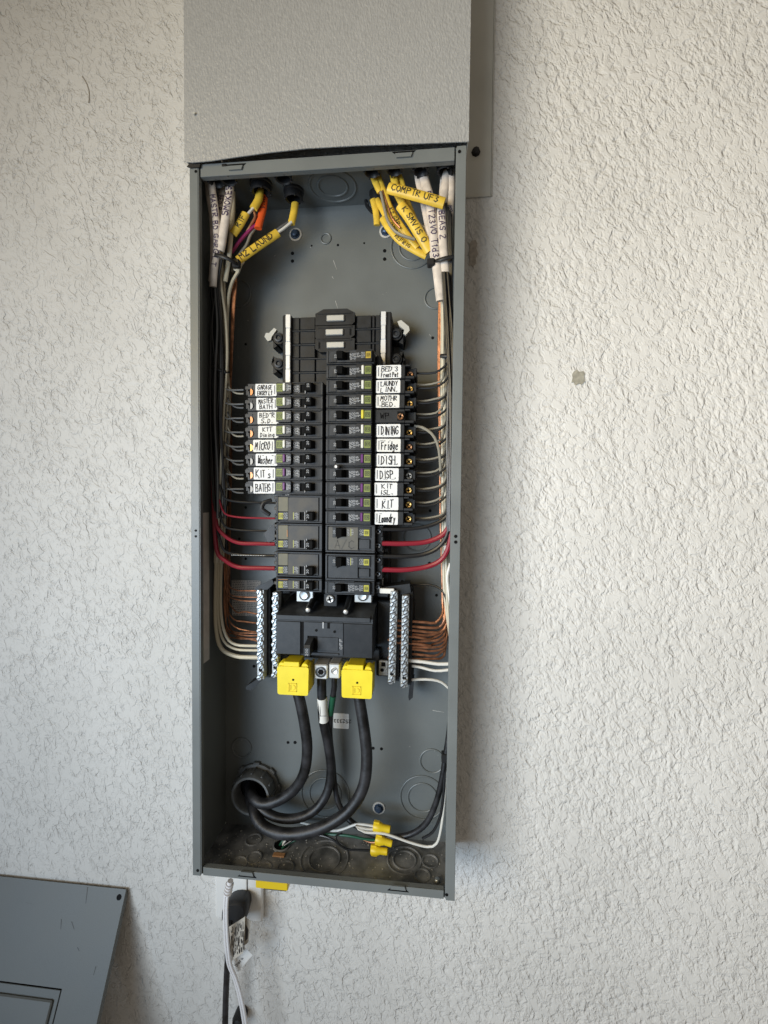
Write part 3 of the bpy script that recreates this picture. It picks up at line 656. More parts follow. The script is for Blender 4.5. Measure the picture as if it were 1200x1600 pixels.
for i, d in enumerate(right_defs):
    z = ZR[i]; bc = d[3] if d else 'yellow'
    lab = 'black breaker with %s test button and handwritten label %s' % (bc, names_r[i]) if d else 'black breaker with yellow test button and bare dark shoulder marked WP'
    if bc not in protoR: protoR[bc] = afci_right(z, lab, 'button_' + bc); rb.append((protoR[bc], i))
    else: rb.append((copy_thing(protoR[bc], (RX(545), YBASE, z), lab), i))
mats_scr = ['bronze', 'brass', 'brass', 'bronze', 'brass', 'bronze', 'brass', 'washer', 'brass', 'brass', 'brass']
for t, i in rb:
    z = ZR[i]; d = right_defs[i]
    if d: xa, xb = RX(d[1]), RX(d[2]); sticker_label(t, (xa + xb) / 2, z, xb - xa, .0172, -.0844, d[0], True, cream=d[0][0] in ('Fridge', 'MOTHR'))
    else:
        b = MB(); text(b, 'WP', (RX(600), -.0841, z), .007, wd=.16, jit=.4); b.build('handwriting', 'void', t)
        b = MB(); b.box(RX(620), RX(632), -.0838, -.0842, z - .006, z + .006); b.build('screw_well', 'void', t)
    xs = RX(638.5) if d else RX(625)
    screw(t, xs, -.0702 if d else -.0843, z - .0012, .0045, mats_scr[i], slot=R_.uniform(0, 1.5))

# single breakers without a tail
t = thing('circuit_breaker', (RX(545), YBASE, A(545, 556, -.09).z), 'topmost black breaker of the right column with ochre square and no label', 'circuit breaker'); zq = A(545, 556.5, -.09).z
right_core(zq, t, False, 'yellow_tile2', None, 583)
b = MB(); b.box(RX(583.2), RX(592), -.044, -.070, zq - HB, zq + HB - .003, .001); b.build('terminal_block', 'plastic', t)
zq = A(545, 919.5, -.09).z
t = thing('circuit_breaker', (RX(545), YBASE, zq), 'lowest black single breaker of the right column beside the main breaker bolt', 'circuit breaker')
right_core(zq, t, False, 'yellow_tile', None, 586)
b = MB(); b.box(RX(586.2), RX(594), -.044, -.074, zq - HB, zq + HB - .002, .001); b.build('terminal_block', 'plastic', t); screw(t, RX(590.5), -.0742, zq, .0035, 'steel_dark', slot=.4)

def two_right(y0, y1, label, plate, word):
    z1, z0 = A(545, y0, -.09).z, A(545, y1, -.09).z; zc = (z0 + z1) / 2; X = RX
    t = thing('double_breaker', (X(545), YBASE, zc), label, 'double breaker', 'two pole breakers')
    b = MB(); b.box(X(508.5), X(587), -.0445, -.0838, z0 + .0004, z1 - .0004, .0006)
    b.box(X(508.6), X(586.6), -.0838, -.0872, z0 + .0006, z0 + .0030, .0004); b.box(X(508.6), X(586.6), -.0838, -.0868, z1 - .0024, z1 - .0006, .0003); b.box(X(508.6), X(511.8), -.0838, -.0872, z0 + .003, z1 - .0024, .0003); b.box(X(581), X(586.6), -.0838, -.0868, z0 + .003, z1 - .0024, .0003)
    b.build('housing', 'plastic2', t)
    s0, s1 = z1 - .0165, z1 - .0040
    b = MB(); face_plate(b, X(513.5), X(560), X(526), X(542), z0 + .0042, z1 - .0036, s0, s1, -.0838, -.0878); f = b.build('face', plate, t)
    if word: b = MB(); text(b, word, (X(538), -.0880, z0 + .0115), .0105, wd=.1, jit=.3); b.build('handwriting', 'dusty', f)
    b = MB(); b.box(X(526), X(542), -.0837, -.0842, s0, s1); b.build('slot', 'void', t)
    b = MB(); b.prism([(X(526.2), -.0842), (X(526.2), -.0935), (X(529), -.0965), (X(535.5), -.0955), (X(540), -.0842)], s0 + .0006, s1 - .0006, 'z'); b.prism([(X(526.4), s0 + .0004), (X(536), s0 + .0004), (X(527), s0 - .003)], -.0880, -.0884); b.build('toggle', 'void', t)
    b = MB(); b.box(X(520), X(525.4), -.0879, -.0886, s0 - .001, s1 + .0005, .0003); pl = b.build('number_plate', 'plastic2', t)
    b = MB(); text(b, '30', (X(522.6), -.0888, (s0 + s1) / 2), .0030, (0, 0, 1), (-1, 0, 0), wd=.18); b.build('number', 'print', pl)
    b = MB(); zc2 = (s0 + s1) / 2
    for k, x in enumerate((545, 551)): text(b, ('OFF', '120')[k], (X(x), -.0880, zc2), .0024, (0, 0, 1), (-1, 0, 0), wd=.25, width=.0085)
    text(b, 'QO', (X(564.5), -.0880, zc2), .0026, (0, 0, 1), (-1, 0, 0), wd=.25, width=.0078); text(b, '240', (X(567.7), -.0880, zc2), .0022, (0, 0, 1), (-1, 0, 0), wd=.25, width=.008)
    b.build('print', 'print', t)
    b = MB(); text(b, '|', (X(548), -.0880, zc2), .008, wd=.12); b.build('yellow_tick', 'print_yellow', t)
    b = MB(); b.box(X(560.6), X(580), -.0838, -.0878, s0 - .001, s1 + .001); b.build('module', 'plastic', t)
    b = MB(); b.box(X(569.5), X(578), -.0879, -.0884, zc2 - .0045, zc2 + .0040, .0002); g = b.build('emblem_tile', 'yellow_tile', t)
    b = MB(); emblem(b, (X(573.7), -.0886, zc2), .0040, .14); b.build('emblem', 'plastic', g)
    b = MB(); b.box(X(561.5), X(578.5), -.0838, -.0866, z0 + .0058, s0 - .003, .0005); b.build('lower_tile', 'plastic2', t)
    b = MB(); b.box(X(587.2), X(598), -.036, -.0745, z0 + .001, z1 - .001, .001); b.box(X(594), X(599), -.0745, -.0775, zc - .003, zc + .003, .0008); b.box(X(592), X(599), -.0745, -.0775, z1 - .004, z1 - .001, .0008); b.build('terminal_block', 'plastic', t)
    for zz in (zc + .0095, zc - .0095): screw(t, X(590.5), -.0747, zz, .0040, 'steel_dark', slot=R_.uniform(0, 1.5))
    return t
two_right(820, 864.5, 'black double breaker with taupe face handwritten A/C', 'taupe', 'A/C')
two_right(866, 908.5, 'black double breaker below the one marked A/C', 'plastic2', None)

def two_left(y0, y1, label, single=False, strip=None):
    z1, z0 = A(470, y0, -.09).z, A(470, y1, -.09).z; zc = (z0 + z1) / 2; X = LX
    t = thing('circuit_breaker' if single else 'double_breaker', (X(470), YBASE, zc), label, 'circuit breaker' if single else 'double breaker', None if single else 'two pole breakers')
    b = MB(); b.box(X(431), X(503.5), -.0445, -.0838, z0 + .0003, z1 - .0003, .0006)
    b.box(X(431.2), X(503.3), -.0838, -.0878, z0 + .0005, z0 + .0022, .0004); b.box(X(431.2), X(503.3), -.0838, -.0876, z1 - .0022, z1 - .0005, .0004)
    b.box(X(499), X(503.3), -.0838, -.0876, z0 + .0022, z1 - .0022, .0003); b.box(X(431.2), X(433.4), -.0838, -.0872, z0 + .0022, z1 - .0022, .0003)
    b.build('housing', 'plastic2', t)
    s0, s1 = z0 + .0042, z0 + .0150
    b = MB(); face_plate(b, X(449.5), X(497), X(467.5), X(475), z0 + .0032, z1 - .0036, s0, s1, -.0838, -.0866); b.build('face', 'dusty', t)
    b = MB(); b.box(X(467.6), X(474.9), -.0837, -.0841, s0, s1); b.build('slot', 'void', t)
    b = MB(); b.box(X(475.4), X(476.2), -.0866, -.0876, s0 - .0004, s1 + .0004); b.box(X(478.8), X(479.8), -.0866, -.0882, z0 + .0034, s1 + .002); b.build('rib', 'print', t)
    b = MB(); b.box(X(480.2), X(492), -.0866, -.0955, s0 - .0006, s1 + .001, .0016); tg = b.build('toggle', 'void', t)
    b = MB(); text(b, '30' if not single else '20', (X(483), -.0957, (s0 + s1) / 2), .0032, (0, 0, 1), (-1, 0, 0), wd=.2); b.build('number', 'print', tg)
    b = MB(); text(b, 'OFF', (X(463.8), -.0868, (s0 + s1) / 2), .0028, (0, 0, 1), (-1, 0, 0), wd=.25, width=.009); text(b, '10', (X(460.5), -.0868, (s0 + s1) / 2), .002, (0, 0, 1), (-1, 0, 0), wd=.3, width=.008); b.build('print', 'print', t)
    b = MB(); text(b, '|', (X(457), -.0868, (s0 + s1) / 2), .0078, wd=.13); b.build('yellow_tick', 'print_yellow', t)
    if not single:
        b = MB(); b.box(X(433.8), X(449.2), -.0838, -.0868, s1 + .0006, z1 - .003, .0003); pl = b.build('faceplate', 'olive', t)
        if strip: b = MB(); b.box(X(447.4), X(448.8), -.0868, -.0871, s1 + .004, z1 - .009); b.build('sticker_edge', 'orange_tile', pl)
    else:
        b = MB(); b.box(X(433.8), X(449.2), -.0838, -.0868, s1 + .0006, z1 - .002, .0003); b.build('faceplate', 'orange_tile', t)
    b = MB(); b.box(X(433.8), X(449.2), -.0838, -.0866, s0 - .001, s1, .0003); mod = b.build('module', 'plastic2', t)
    b = MB(); b.box(X(434.3), X(441.6), -.0867, -.0872, s0 + .0008, s1 - .0016, .0002); g = b.build('emblem_tile', 'yellow_tile', t)
    b = MB(); emblem(b, (X(438), -.0874, (s0 + s1) / 2 - .0004), .0046, .12); b.build('emblem', 'olive', g)
    b = MB(); text(b, 'QO', (X(443.6), -.0868, (s0 + s1) / 2), .0028, (0, 0, 1), (-1, 0, 0), wd=.25, width=.0076); text(b, '240', (X(447), -.0868, (s0 + s1) / 2), .0024, (0, 0, 1), (-1, 0, 0), wd=.25, width=.0082); b.build('print', 'print', mod)
    b = MB(); b.box(X(425), X(430.8), -.036, -.0745, z0 + .001, z1 - .001, .001); b.box(X(424), X(430.8), -.0745, -.0785, zc - .002, zc + .0025, .0006)
    if not single: b.box(X(424), X(430.8), -.0745, -.0785, z1 - .006, z1 - .002, .0006)
    b.build('terminal_block', 'dusty', t)
    for zz in ((zc + .0095, zc - .0095) if not single else (zc,)): screw(t, X(427.5), -.0747, zz, .0034, 'steel_dark', slot=R_.uniform(0, 1.5))
    return t
two_left(773.5, 817.5, 'black double breaker with olive plate just below the BATHS breaker')
two_left(818, 861.5, 'black double breaker with olive plate edged in faded orange', strip=True)
two_left(862.5, 902.5, 'black double breaker with olive plate, lowest of the left column doubles')
two_left(904, 925.5, 'lowest black single breaker of the left column with faded orange strip', True)
# small steel tips and clips seen on the breaker edges
c = A(525, 729, -.098); b = MB(); b.lathe((c.x, -.088, c.z), (0, -1, 0), [(.0028, 0), (.0028, .009), (.0016, .0105)], 10); b.build('steel_pin', 'alu', label='short bright steel pin stuck beside the toggle of the DISH breaker', cat='steel pin')
c = A(422, 795, -.06); b = MB(); b.tube([c + Vector((.006, -.01, .012)), c + Vector((-.004, -.012, .009)), c + Vector((-.007, -.012, .0)), c + Vector((.004, -.012, -.008))], .0032, 8); b.build('wire_clip', 'tape_black', label='black hooked clip at the terminals of the uppermost left double breaker', cat='clip')
b = MB(); c = A(424, 836, -.07); b.prism([(c.x + .007, c.z + .018), (c.x - .009, c.z + .002), (c.x - .002, c.z - .010), (c.x + .007, c.z - .006)], -.076, -.060); b.build('plastic_lug', 'plastic2', label='black triangular plastic lug beside the second left double breaker', cat='lug')

# ================================================================== main breaker
mx0, mx1 = A(431, 968, -.09).x, A(582.5, 968, -.09).x
ztop = A(505, 966, -.09).z; zbot = A(505, 1026, -.09).z
mainb = thing('main_breaker', (0, YBASE, (ztop + zbot) / 2), 'large black main breaker with wide front and single toggle', 'main breaker')
b = MB(); b.prism([(-.004, zbot + .004), (-.004, -.103), (-.048, -.106), (-.082, ztop + .004), (-.0885, ztop), (-.0885, ztop - .0005), (-.0885, zbot + .001), (-.086, zbot), (-.05, zbot + .002)], mx0 + .0008, mx1 - .0002, 'x'); b.build('housing', 'plastic2', mainb)
b = MB(); b.prism([(-.083, ztop + .0042), (-.0905, ztop + .0022), (-.0905, ztop - .0035), (-.0888, ztop - .0045)], mx0, mx1 - .004, 'x'); b.build('lip', 'plastic2', mainb)
Xm = lambda px: A(px, 998, -.09).x
Zm = lambda py: A(505, py, -.09).z
b = MB(); b.box(Xm(431.5), Xm(469.5), -.0886, -.0905, zbot + .0012, ztop - .006, .0006); b.build('front_cover', 'plastic2', mainb)
b = MB(); b.box(Xm(536.5), Xm(582), -.0886, -.0903, zbot + .0005, ztop - .006, .0006); b.build('front_cover', 'plastic', mainb)
b = MB(); face_plate(b, Xm(475), Xm(536), Xm(480.5), Xm(496.5), zbot + .003, ztop - .006, Zm(1019), Zm(994), -.0886, -.0908)
b.box(Xm(496.8), Xm(529), -.0909, -.0918, Zm(1016), Zm(995), .0004); b.box(Xm(481), Xm(530), -.0909, -.0925, Zm(1022.5), Zm(1019.2), .0004); fc = b.build('front_cover', 'plastic2', mainb)
b = MB(); b.box(Xm(470), Xm(474.5), -.0885, -.0888, zbot + .002, ztop - .006); b.box(Xm(480.6), Xm(496.4), -.0885, -.0888, Zm(1019), Zm(994)); b.box(Xm(511.5), Xm(515.5), -.0908, -.0911, Zm(981.5), Zm(972.5)); b.build('slot', 'void', mainb)
b = MB(); b.box(Xm(504), Xm(506), -.0908, -.0913, Zm(981.5), Zm(972)); b.build('rib', 'print', fc)
for px, py in ((494.5, 985), (523, 986)): b = MB(); b.prism(circ(Xm(px), Zm(py), .0019, 12), -.0912, -.0907); b.build('hole', 'void', mainb)
b = MB(); b.prism([(-.0888, Zm(1018)), (-.0888, Zm(997)), (-.108, Zm(1002)), (-.110, Zm(1006)), (-.110, Zm(1018))], Xm(481), Xm(490), 'x'); b.build('toggle', 'plastic2', mainb)
b = MB(); text(b, 'OFF', (Xm(533), -.0910, Zm(1005)), .0035, (0, 0, 1), (-1, 0, 0), wd=.2, width=.014); b.build('print', 'print', mainb)
b = MB(); text(b, '200', (Xm(485.5), -.1102, Zm(1012)), .0035, (0, 0, 1), (-1, 0, 0), wd=.16, width=.009); b.build('number', 'print', mainb)
# metal straps and posts over the main breaker
for px, py, px2, py2 in ((476, 934, 481, 953), (567, 935, 540, 956)):
    c = A(px, py, -.062); b = MB(); b.box(c.x - .012, c.x + .0125, -.0625, -.046, c.z - .006, c.z + .010, .001); st = b.build('strap', 'tin', mainb)
    b = MB(); b.lathe((c.x, -.0626, c.z + .004), (0, -1, 0), [(.0075, 0), (.0075, .002), (.005, .0035), (.003, .0032)], 14); b.build('bolt', 'zinc', st)
    c = A(px2, py2, -.085); b = MB(); b.tube([c + Vector((.001 if px2 < 500 else -.001, .035, .012)), c + Vector((0, .015, .004)), c], .0044, 10); ps = b.build('post', 'plastic', mainb)
    b = MB(); b.lathe(c + Vector((0, .0005, 0)), (0, -1, -.1), [(.0031, 0), (.0031, .0012), (.002, .002)], 10); b.build('screw_tip', 'alu', ps)
c = A(517, 935, -.07); b = MB(); b.box(c.x - .0095, c.x + .0095, -.0725, -.034, c.z - .011, c.z + .007, .001); bl = b.build('bolt_block', 'plastic', mainb); screw(bl, c.x, -.0727, c.z, .0056, 'alu', slot=.3, name='bolt')
# bridging piece below the main breaker
b = MB(); b.box(mx0 + .002, mx1 + .006, -.050, -.004, zbot - .018, zbot - .0004, .002); b.build('lower_housing', 'plastic', mainb)

# ================================================================== yellow lug covers
def lug_cover(x0, x1, y0, y1, label):
    a, c = A(x0, y0, -.088), A(x1, y1, -.088); cx = (a.x + c.x) / 2; wd = c.x - a.x; z1, z0 = a.z, c.z; zt_ = z1 - .0042
    t = thing('lug_cover', (cx, -.05, z0), label, 'lug cover', 'yellow covers over the main lugs')
    pts = rrect(cx, (zt_ + z0) / 2, wd, zt_ - z0, .003); b = MB()
    b.prism([(x + (.0006 if z < z0 + .012 else 0) * (1 if x < cx else -1), z) for x, z in pts], -.0880, -.0858)
    b.box(cx - wd / 2 + .001, cx - wd / 2 + .003, -.0857, -.052, z0 + .002, zt_ - .001); b.box(cx + wd / 2 - .003, cx + wd / 2 - .001, -.0857, -.052, z0 + .002, zt_ - .001)
    b.box(cx - wd / 2 + .003, cx + wd / 2 - .003, -.0857, -.052, zt_ - .0055, zt_ - .0035)
    b.build('cap', 'cap_yellow', t)
    b = MB(); b.box(cx - .0135, cx + .0085, -.0868, -.060, zt_ - .0036, zt_ + .0062, .0006); b.build('tab', 'cap_yellow', t)
    for s in (-1, 1):
        b = MB(); b.lathe((cx + s * (wd / 2 - .006), -.070, zt_ - .0005), (0, -1, 0), [(.0052, 0), (.0052, .0145), (.0045, .0155)], 14); b.build('hinge_lobe', 'cap_yellow', t)
    b = MB(); b.prism(circ(cx + .0006, z0 + .0215, .0015, 10), -.0884, -.0879); b.build('hole', 'void', t)
    b = MB(); e = .0058; cz = z0 + .0108; y0_, y1_ = -.0886, -.0879
    for (p, q, r_, s_) in ((-e, e, -e, -e + .0008), (-e, e, e - .0008, e), (-e, -e + .0008, -e, e), (e - .0008, e, -e, e)): b.box(cx + p, cx + q, y0_, y1_, cz + r_, cz + s_)
    b.box(cx - .0034, cx - .0025, y0_, y1_, cz - .0034, cz + .0034); b.prism([(cx + .0012, cz + .0034), (cx + .0036, cz + .002), (cx + .0036, cz - .002), (cx + .0012, cz - .0034), (cx + .0010, cz - .0026), (cx + .0027, cz - .0014), (cx + .0027, cz + .0014), (cx + .0010, cz + .0026)], y0_, y1_)
    b.build('emblem', 'nut_yellow', t)
    return t
lug_cover(433, 482, 1036, 1087.5, 'yellow plastic lug cover below the left end of the main breaker')
lug_cover(533.5, 581.5, 1041, 1092.5, 'yellow plastic lug cover below the right end of the main breaker')

# neutral and ground lugs
def lug(x0, x1, y0, y1, label, hexed):
    a, c = A(x0, y0, -.074), A(x1, y1, -.074); cx, cz = (a.x + c.x) / 2, (a.z + c.z) / 2
    t = thing('cable_lug', (cx, -.05, c.z), label, 'cable lug')
    b = MB(); b.box(a.x, c.x, -.074, -.045, c.z, a.z, .0014); b.build('block', 'alu', t)
    if hexed:
        b = MB(); b.lathe((cx, -.0741, cz), (0, -1, 0), [(.0078, 0), (.0078, .0006), (.0070, .0008), (.0066, .0002), (.0048, .0002)], 20, caps=False); b.build('set_screw', 'steel_dark', t); b = MB(); b.prism(circ(cx, cz, .0045, 6), -.0746, -.0742); b.build('hex_socket', 'void', t)
    else:
        b = MB(); b.lathe((cx, -.0741, cz + .001), (0, -1, 0), [(.0050, 0), (.0050, .0007), (.0046, .0008), (.0040, .0004), (.0001, .0004)], 18, caps=False); b.build('set_screw', 'alu', t)
        b = MB(); ribbon(b, [(-.0026, -.0022), (.0024, .0026)], .0012, lambda u, v: Vector((cx + u, -.0747, cz + .001 + v))); ribbon(b, [(-.003, .002), (-.0044, 0), (-.003, -.003)], .0007, lambda u, v: Vector((cx + u, -.0749, cz + .001 + v))); b.build('slot', 'ink_grey', t)
lug(491, 511.5, 1038, 1062, 'silver cable lug with dark hex socket between the yellow covers', True)
lug(514, 530.5, 1037, 1061, 'small silver lug with slotted screw beside the hex socket lug', False)
b = MB(); a, c = A(592, 1032, -.05), A(606, 1056, -.05); b.box(a.x, c.x, -.05, -.046, c.z, a.z, .0006); pl = b.build('bracket_plate', 'galv', label='small light grey bracket plate with square hole beside the right terminal bars', cat='bracket')
b = MB(); q = A(599, 1038, -.0502); b.box(q.x - .003, q.x + .003, -.0506, -.0501, q.z - .003, q.z + .003); q = A(597, 1047, -.0502); b.prism(circ(q.x, q.z, .0026, 12), -.0506, -.0501); b.build('hole', 'void', pl)

# ================================================================== terminal bars
def term_bar(top, bot, label, n, wd=.0098, ydepth=-.0750, head=True, back=True):
    a = A(top[0], top[1], ydepth); c = A(bot[0], bot[1], ydepth); t = thing('terminal_bar', c, label, 'terminal bar', 'screw terminal bars')
    L_ = (a - c).length; d = (a - c) / L_; xf = Matrix.Translation(c) @ d.to_track_quat('Z', 'Y').to_matrix().to_4x4()
    # local: z along the bar; pick x,y by hand
    sx = Vector((1, 0, 0)); sx = (sx - d * sx.dot(d)).normalized(); sy = d.cross(sx)
    xf = Matrix(((sx.x, sy.x, d.x, c.x), (sx.y, sy.y, d.y, c.y), (sx.z, sy.z, d.z, c.z), (0, 0, 0, 1)))
    b = MB(); b.box(-wd / 2, wd / 2, -.0035, .0085, 0, L_, .0006, xf); b.build('bar', 'tin', t)
    if back: b = MB(); b.box(wd / 2 + .0005, wd / 2 + .0045, .0088, .060, -.002, L_ + .004, .0006, xf); b.box(-wd / 2 - .0005, wd / 2 + .0045, .009, .030, -.002, L_ + .004, .0006, xf); b.build('holder', 'plastic', t)
    for k in range(n):
        z = L_ * (k + .5) / n; ang = R_.uniform(.35, 1.25)
        if k == 2: 
            b = MB(); b.prism(circ(0, z, .0026, 12), -.0042, -.0034, 'y', xf); b.build('hole', 'void', t); continue
        b = MB(); off = .0012 * (1 if k % 2 else -1); r = .0041
        p = xf @ Vector((off, -.0036, z)); b.lathe(p, xf.to_3x3() @ Vector((0, -1, 0)), [(r, 0), (r, .0016), (r * .75, .0027), (.0002, .0029)], 12, caps=False); s = b.build('screw', 'zinc', t)
        b = MB(); u = Vector((math.cos(ang), 0, math.sin(ang))) * r * .85; v = Vector((-math.sin(ang), 0, math.cos(ang))) * r * .18; q = Vector((off, -.0066, z))
        b.add([xf @ (q + u + v), xf @ (q - u + v), xf @ (q - u - v), xf @ (q + u - v)], [(0, 1, 2, 3)]); b.build('slot', 'ink', s)
    return t
term_bar((408.5, 921), (408.5, 1060), 'left outermost silver terminal bar filled with screws', 23)
term_bar((432, 925), (431, 1056), 'silver terminal bar against the left side of the main breaker', 22, wd=.0088, back=False)
term_bar((616, 923), (612, 1066), 'right inner silver terminal bar filled with screws', 24)
term_bar((634, 930), (631.5, 1072), 'right outermost silver terminal bar filled with screws', 24)
def bracket(pts, y0, y1, label, m='plastic'):
    q = [A(px, py, y1) for px, py in pts]; b = MB(); b.prism([(p.x, p.z) for p in q], y0, y1); b.build('bar_bracket', m, label=label, cat='bracket')
bracket([(397, 919), (425, 905), (428, 912), (418, 921), (400, 923)], -.05, -.078, 'black plastic bracket above the left outermost terminal bar')
bracket([(404, 1060), (411, 1062), (392, 1079), (384, 1077), (385, 1072)], -.03, -.055, 'black bracket foot slanting below the left outermost terminal bar')
bracket([(640, 1067), (647, 1064), (645, 1090), (639, 1095), (638, 1089)], -.02, -.045, 'black bracket foot hanging below the right outermost terminal bar')
bracket([(596, 918), (640, 912), (642, 926), (628, 930), (624, 922), (596, 926)], -.045, -.070, 'black bracket across the tops of the right terminal bars')
c = A(600, 924, -.076); b = MB(); b.box(c.x - .006, c.x + .014, -.0765, -.072, c.z - .003, c.z + .004, .0008); b.build('bonding_strap', 'paper_cream', label='pale bonding strap at the top of the right inner terminal bar', cat='strap')
b = MB(); a, c = A(588, 940, -.045), A(646, 1062, -.045); b.box(a.x, c.x, -.040, -.012, c.z, a.z, .002); b.build('plastic_block', 'plastic', label='black plastic block behind the two right terminal bars', cat='plastic block')
b = MB(); a, c = A(412, 925, -.045), A(430, 1052, -.045); b.box(a.x, c.x, -.045, -.012, c.z, a.z, .002); b.build('plastic_block', 'plastic', label='black plastic block behind the left terminal bars', cat='plastic block')

# ================================================================== wires
def wire(pts, r, m, label, group=None, cat='wire', name='wire', flat=1.0, n=8):
    P = [A(*p) if len(p) == 3 else Vector(p[:3]) for p in pts]
    b = MB(); b.tube(P, r, n, flat=flat); return b.build(name, m, label=label, cat=cat, group=group, recalc=False), P
J = lambda s=.6: R_.uniform(-s, s)
# --- left column feeds
feed_l = ['GARAGE ENTRY LT', 'MASTER BATH', 'BED R S.D.', 'KIT DINING', 'MICRO', 'WASHER', 'KIT', 'BATHS']
for i in range(8):
    y = 609 + 22.15 * i
    wire([(381, y, -.072), (366, y + J(), -.070), (353, y - 2 + J(2), -.062), (344 + J(2), y - 16, -.055), (340 + J(3), y - 50, -.050), (337 + J(3), y - 110, -.045)], .0013, 'wire_dark', 'thin dark wire into the upper terminal of the left %s breaker' % feed_l[i], 'wires into the left breakers')
    wire([(381, y + 6, -.066), (370, y + 6 + J(), -.064), (361, y + J(), -.060), (355 + J(), y - 11, -.056), (351 + J(2), y - 40, -.050), (349 + J(2), y - 95, -.046)], .0013, 'wire_dark' if i % 3 else 'wire_grey', 'thin pigtail wire below the upper terminal of the left %s breaker' % feed_l[i], 'wires into the left breakers')
for y, m, r, yb, lab in ((786, 'wire_black', .0017, 745, 'thin black wire into the uppermost left double breaker'), (810, 'wire_red', .0014, 765, 'thin red wire into the uppermost left double breaker'), (830, 'wire_black', .0016, 790, 'black wire into the second left double breaker'),
                        (850, 'wire_red', .0028, 800, 'thick red wire into the second left double breaker'), (868.5, 'wire_black', .0022, 815, 'black wire with worn white print into the lowest left double breaker'), (888, 'wire_red', .0032, 800, 'thickest red wire curving into the lowest left double breaker')):
    wire([(430, y, -.072), (405, y - .5, -.070), (372, y - 2, -.066), (351, y - 8 if r < .0026 else y - 13, -.068), (343 if r < .0026 else 339, y - 28, -.066), (338 if r < .003 else 335, yb + 8, -.062), (336 if r < .003 else 333, yb - 35, -.050), (334, yb - 90, -.04)], r, m, lab, 'wires into the left double breakers')
b = MB(); p0 = None
for k in range(26):
    a = A(362 + 2.6 * k, 867.2 + .05 * k, -.0725); b.add([a + Vector((0, -.0005, .0003)), a + Vector((.0012 + .0006 * (k % 2), -.0005, .0002)), a + Vector((.0010, -.0005, -.0004)), a + Vector((-.0002, -.0005, -.0003))], [(0, 1, 2, 3)])
lw = [o for o in col.objects if o.get('label') == 'black wire with worn white print into the lowest left double breaker'][0]
b.build('print', 'wire_white', lw, o=ORIG[lw.as_pointer()])
# --- left vertical bundle
for k, (x, Yv) in enumerate(((344, -.062), (349, -.056), (353, -.05), (341, -.05), (347, -.045))):
    wire([(346 + J(4), 392, Yv), (347 + J(3), 440, Yv), (351 + J(2), 500, Yv), (354 + J(2), 560, Yv), (x + 6, 640, Yv), (x + 2 + J(), 720, Yv), (x - 2 + J(), 800, Yv), (x - 5, 880, Yv)], .0019, 'wire_cream', 'off-white wire running down the left wire bundle', 'off-white wires of the left bundle')
for k in range(7):
    x = 330 + 3.2 * k; Yv = -.035 - .005 * (k % 4)
    wire([(338 + J(5), 400, Yv - .02), (334 + J(4), 450, Yv - .01), (x, 520, Yv), (x + J(3), 600, Yv), (x + J(3), 700, Yv), (x + J(3), 800, Yv), (x + 4 + J(3), 860, Yv)], .0019, 'wire_black', 'black wire running down the left wire bundle', 'black wires of the left bundle')
for k in range(4):
    x = 357 + 1.8 * k; Yv = -.028 - .004 * (k % 3)
    wire([(362 + J(), 438, Yv), (361 + J(1.5), 500, Yv), (360 + J(1.5), 600, Yv), (x + J(1.5), 720, Yv), (x - 2 + J(1.5), 820, Yv), (x - 4 + J(), 900, Yv), (x - 5 + J(), 930 + 14 * k, Yv), (367 + J(3), 953 + 13 * k + J(3), Yv - .01), (385 + J(3), 957 + 14 * k + J(2), -.05), (404, 956 + 14 * k + 4, -.062)], .0011, 'copper', 'bare copper wire down the left bundle into the left terminal bar', 'left copper ground wires', n=6)
for k, (y, w_) in enumerate(((931, .001), (937, .001), (987, .0011), (991, .0011), (996, .0011), (921, .001))):
    wire([(404, y + 2, -.062), (385, y + 2, -.055), (368 + J(4), y + J(1.5), -.042), (355 + J(1.5), y - 9 + J(3), -.035), (352 + J(2), y - 60, -.032), (354 + J(2), y - 130, -.03)], w_, 'copper', 'bare copper wire bending across the nameplate into the left terminal bar' if k in (0, 1, 5) else 'bare copper wire bending below the nameplate into the left terminal bar', 'left copper ground wires', n=6)
for k, (yy, xx, lab) in enumerate(((1009, 346, 'upper'), (1016, 342, 'middle'), (1027, 338, 'lowest'))):
    wire([(404, yy, -.064), (390, yy, -.062), (368, yy - 2, -.058), (xx + 8, yy - 14, -.054), (xx, yy - 45, -.050), (xx - 1, yy - 100, -.048), (xx + 3 - k, yy - 180, -.046)], (.0021, .0019, .0030)[k], 'wire_cream', '%s of three cream wires curving into the left terminal bar' % lab, 'cream wires into the left terminal bar')
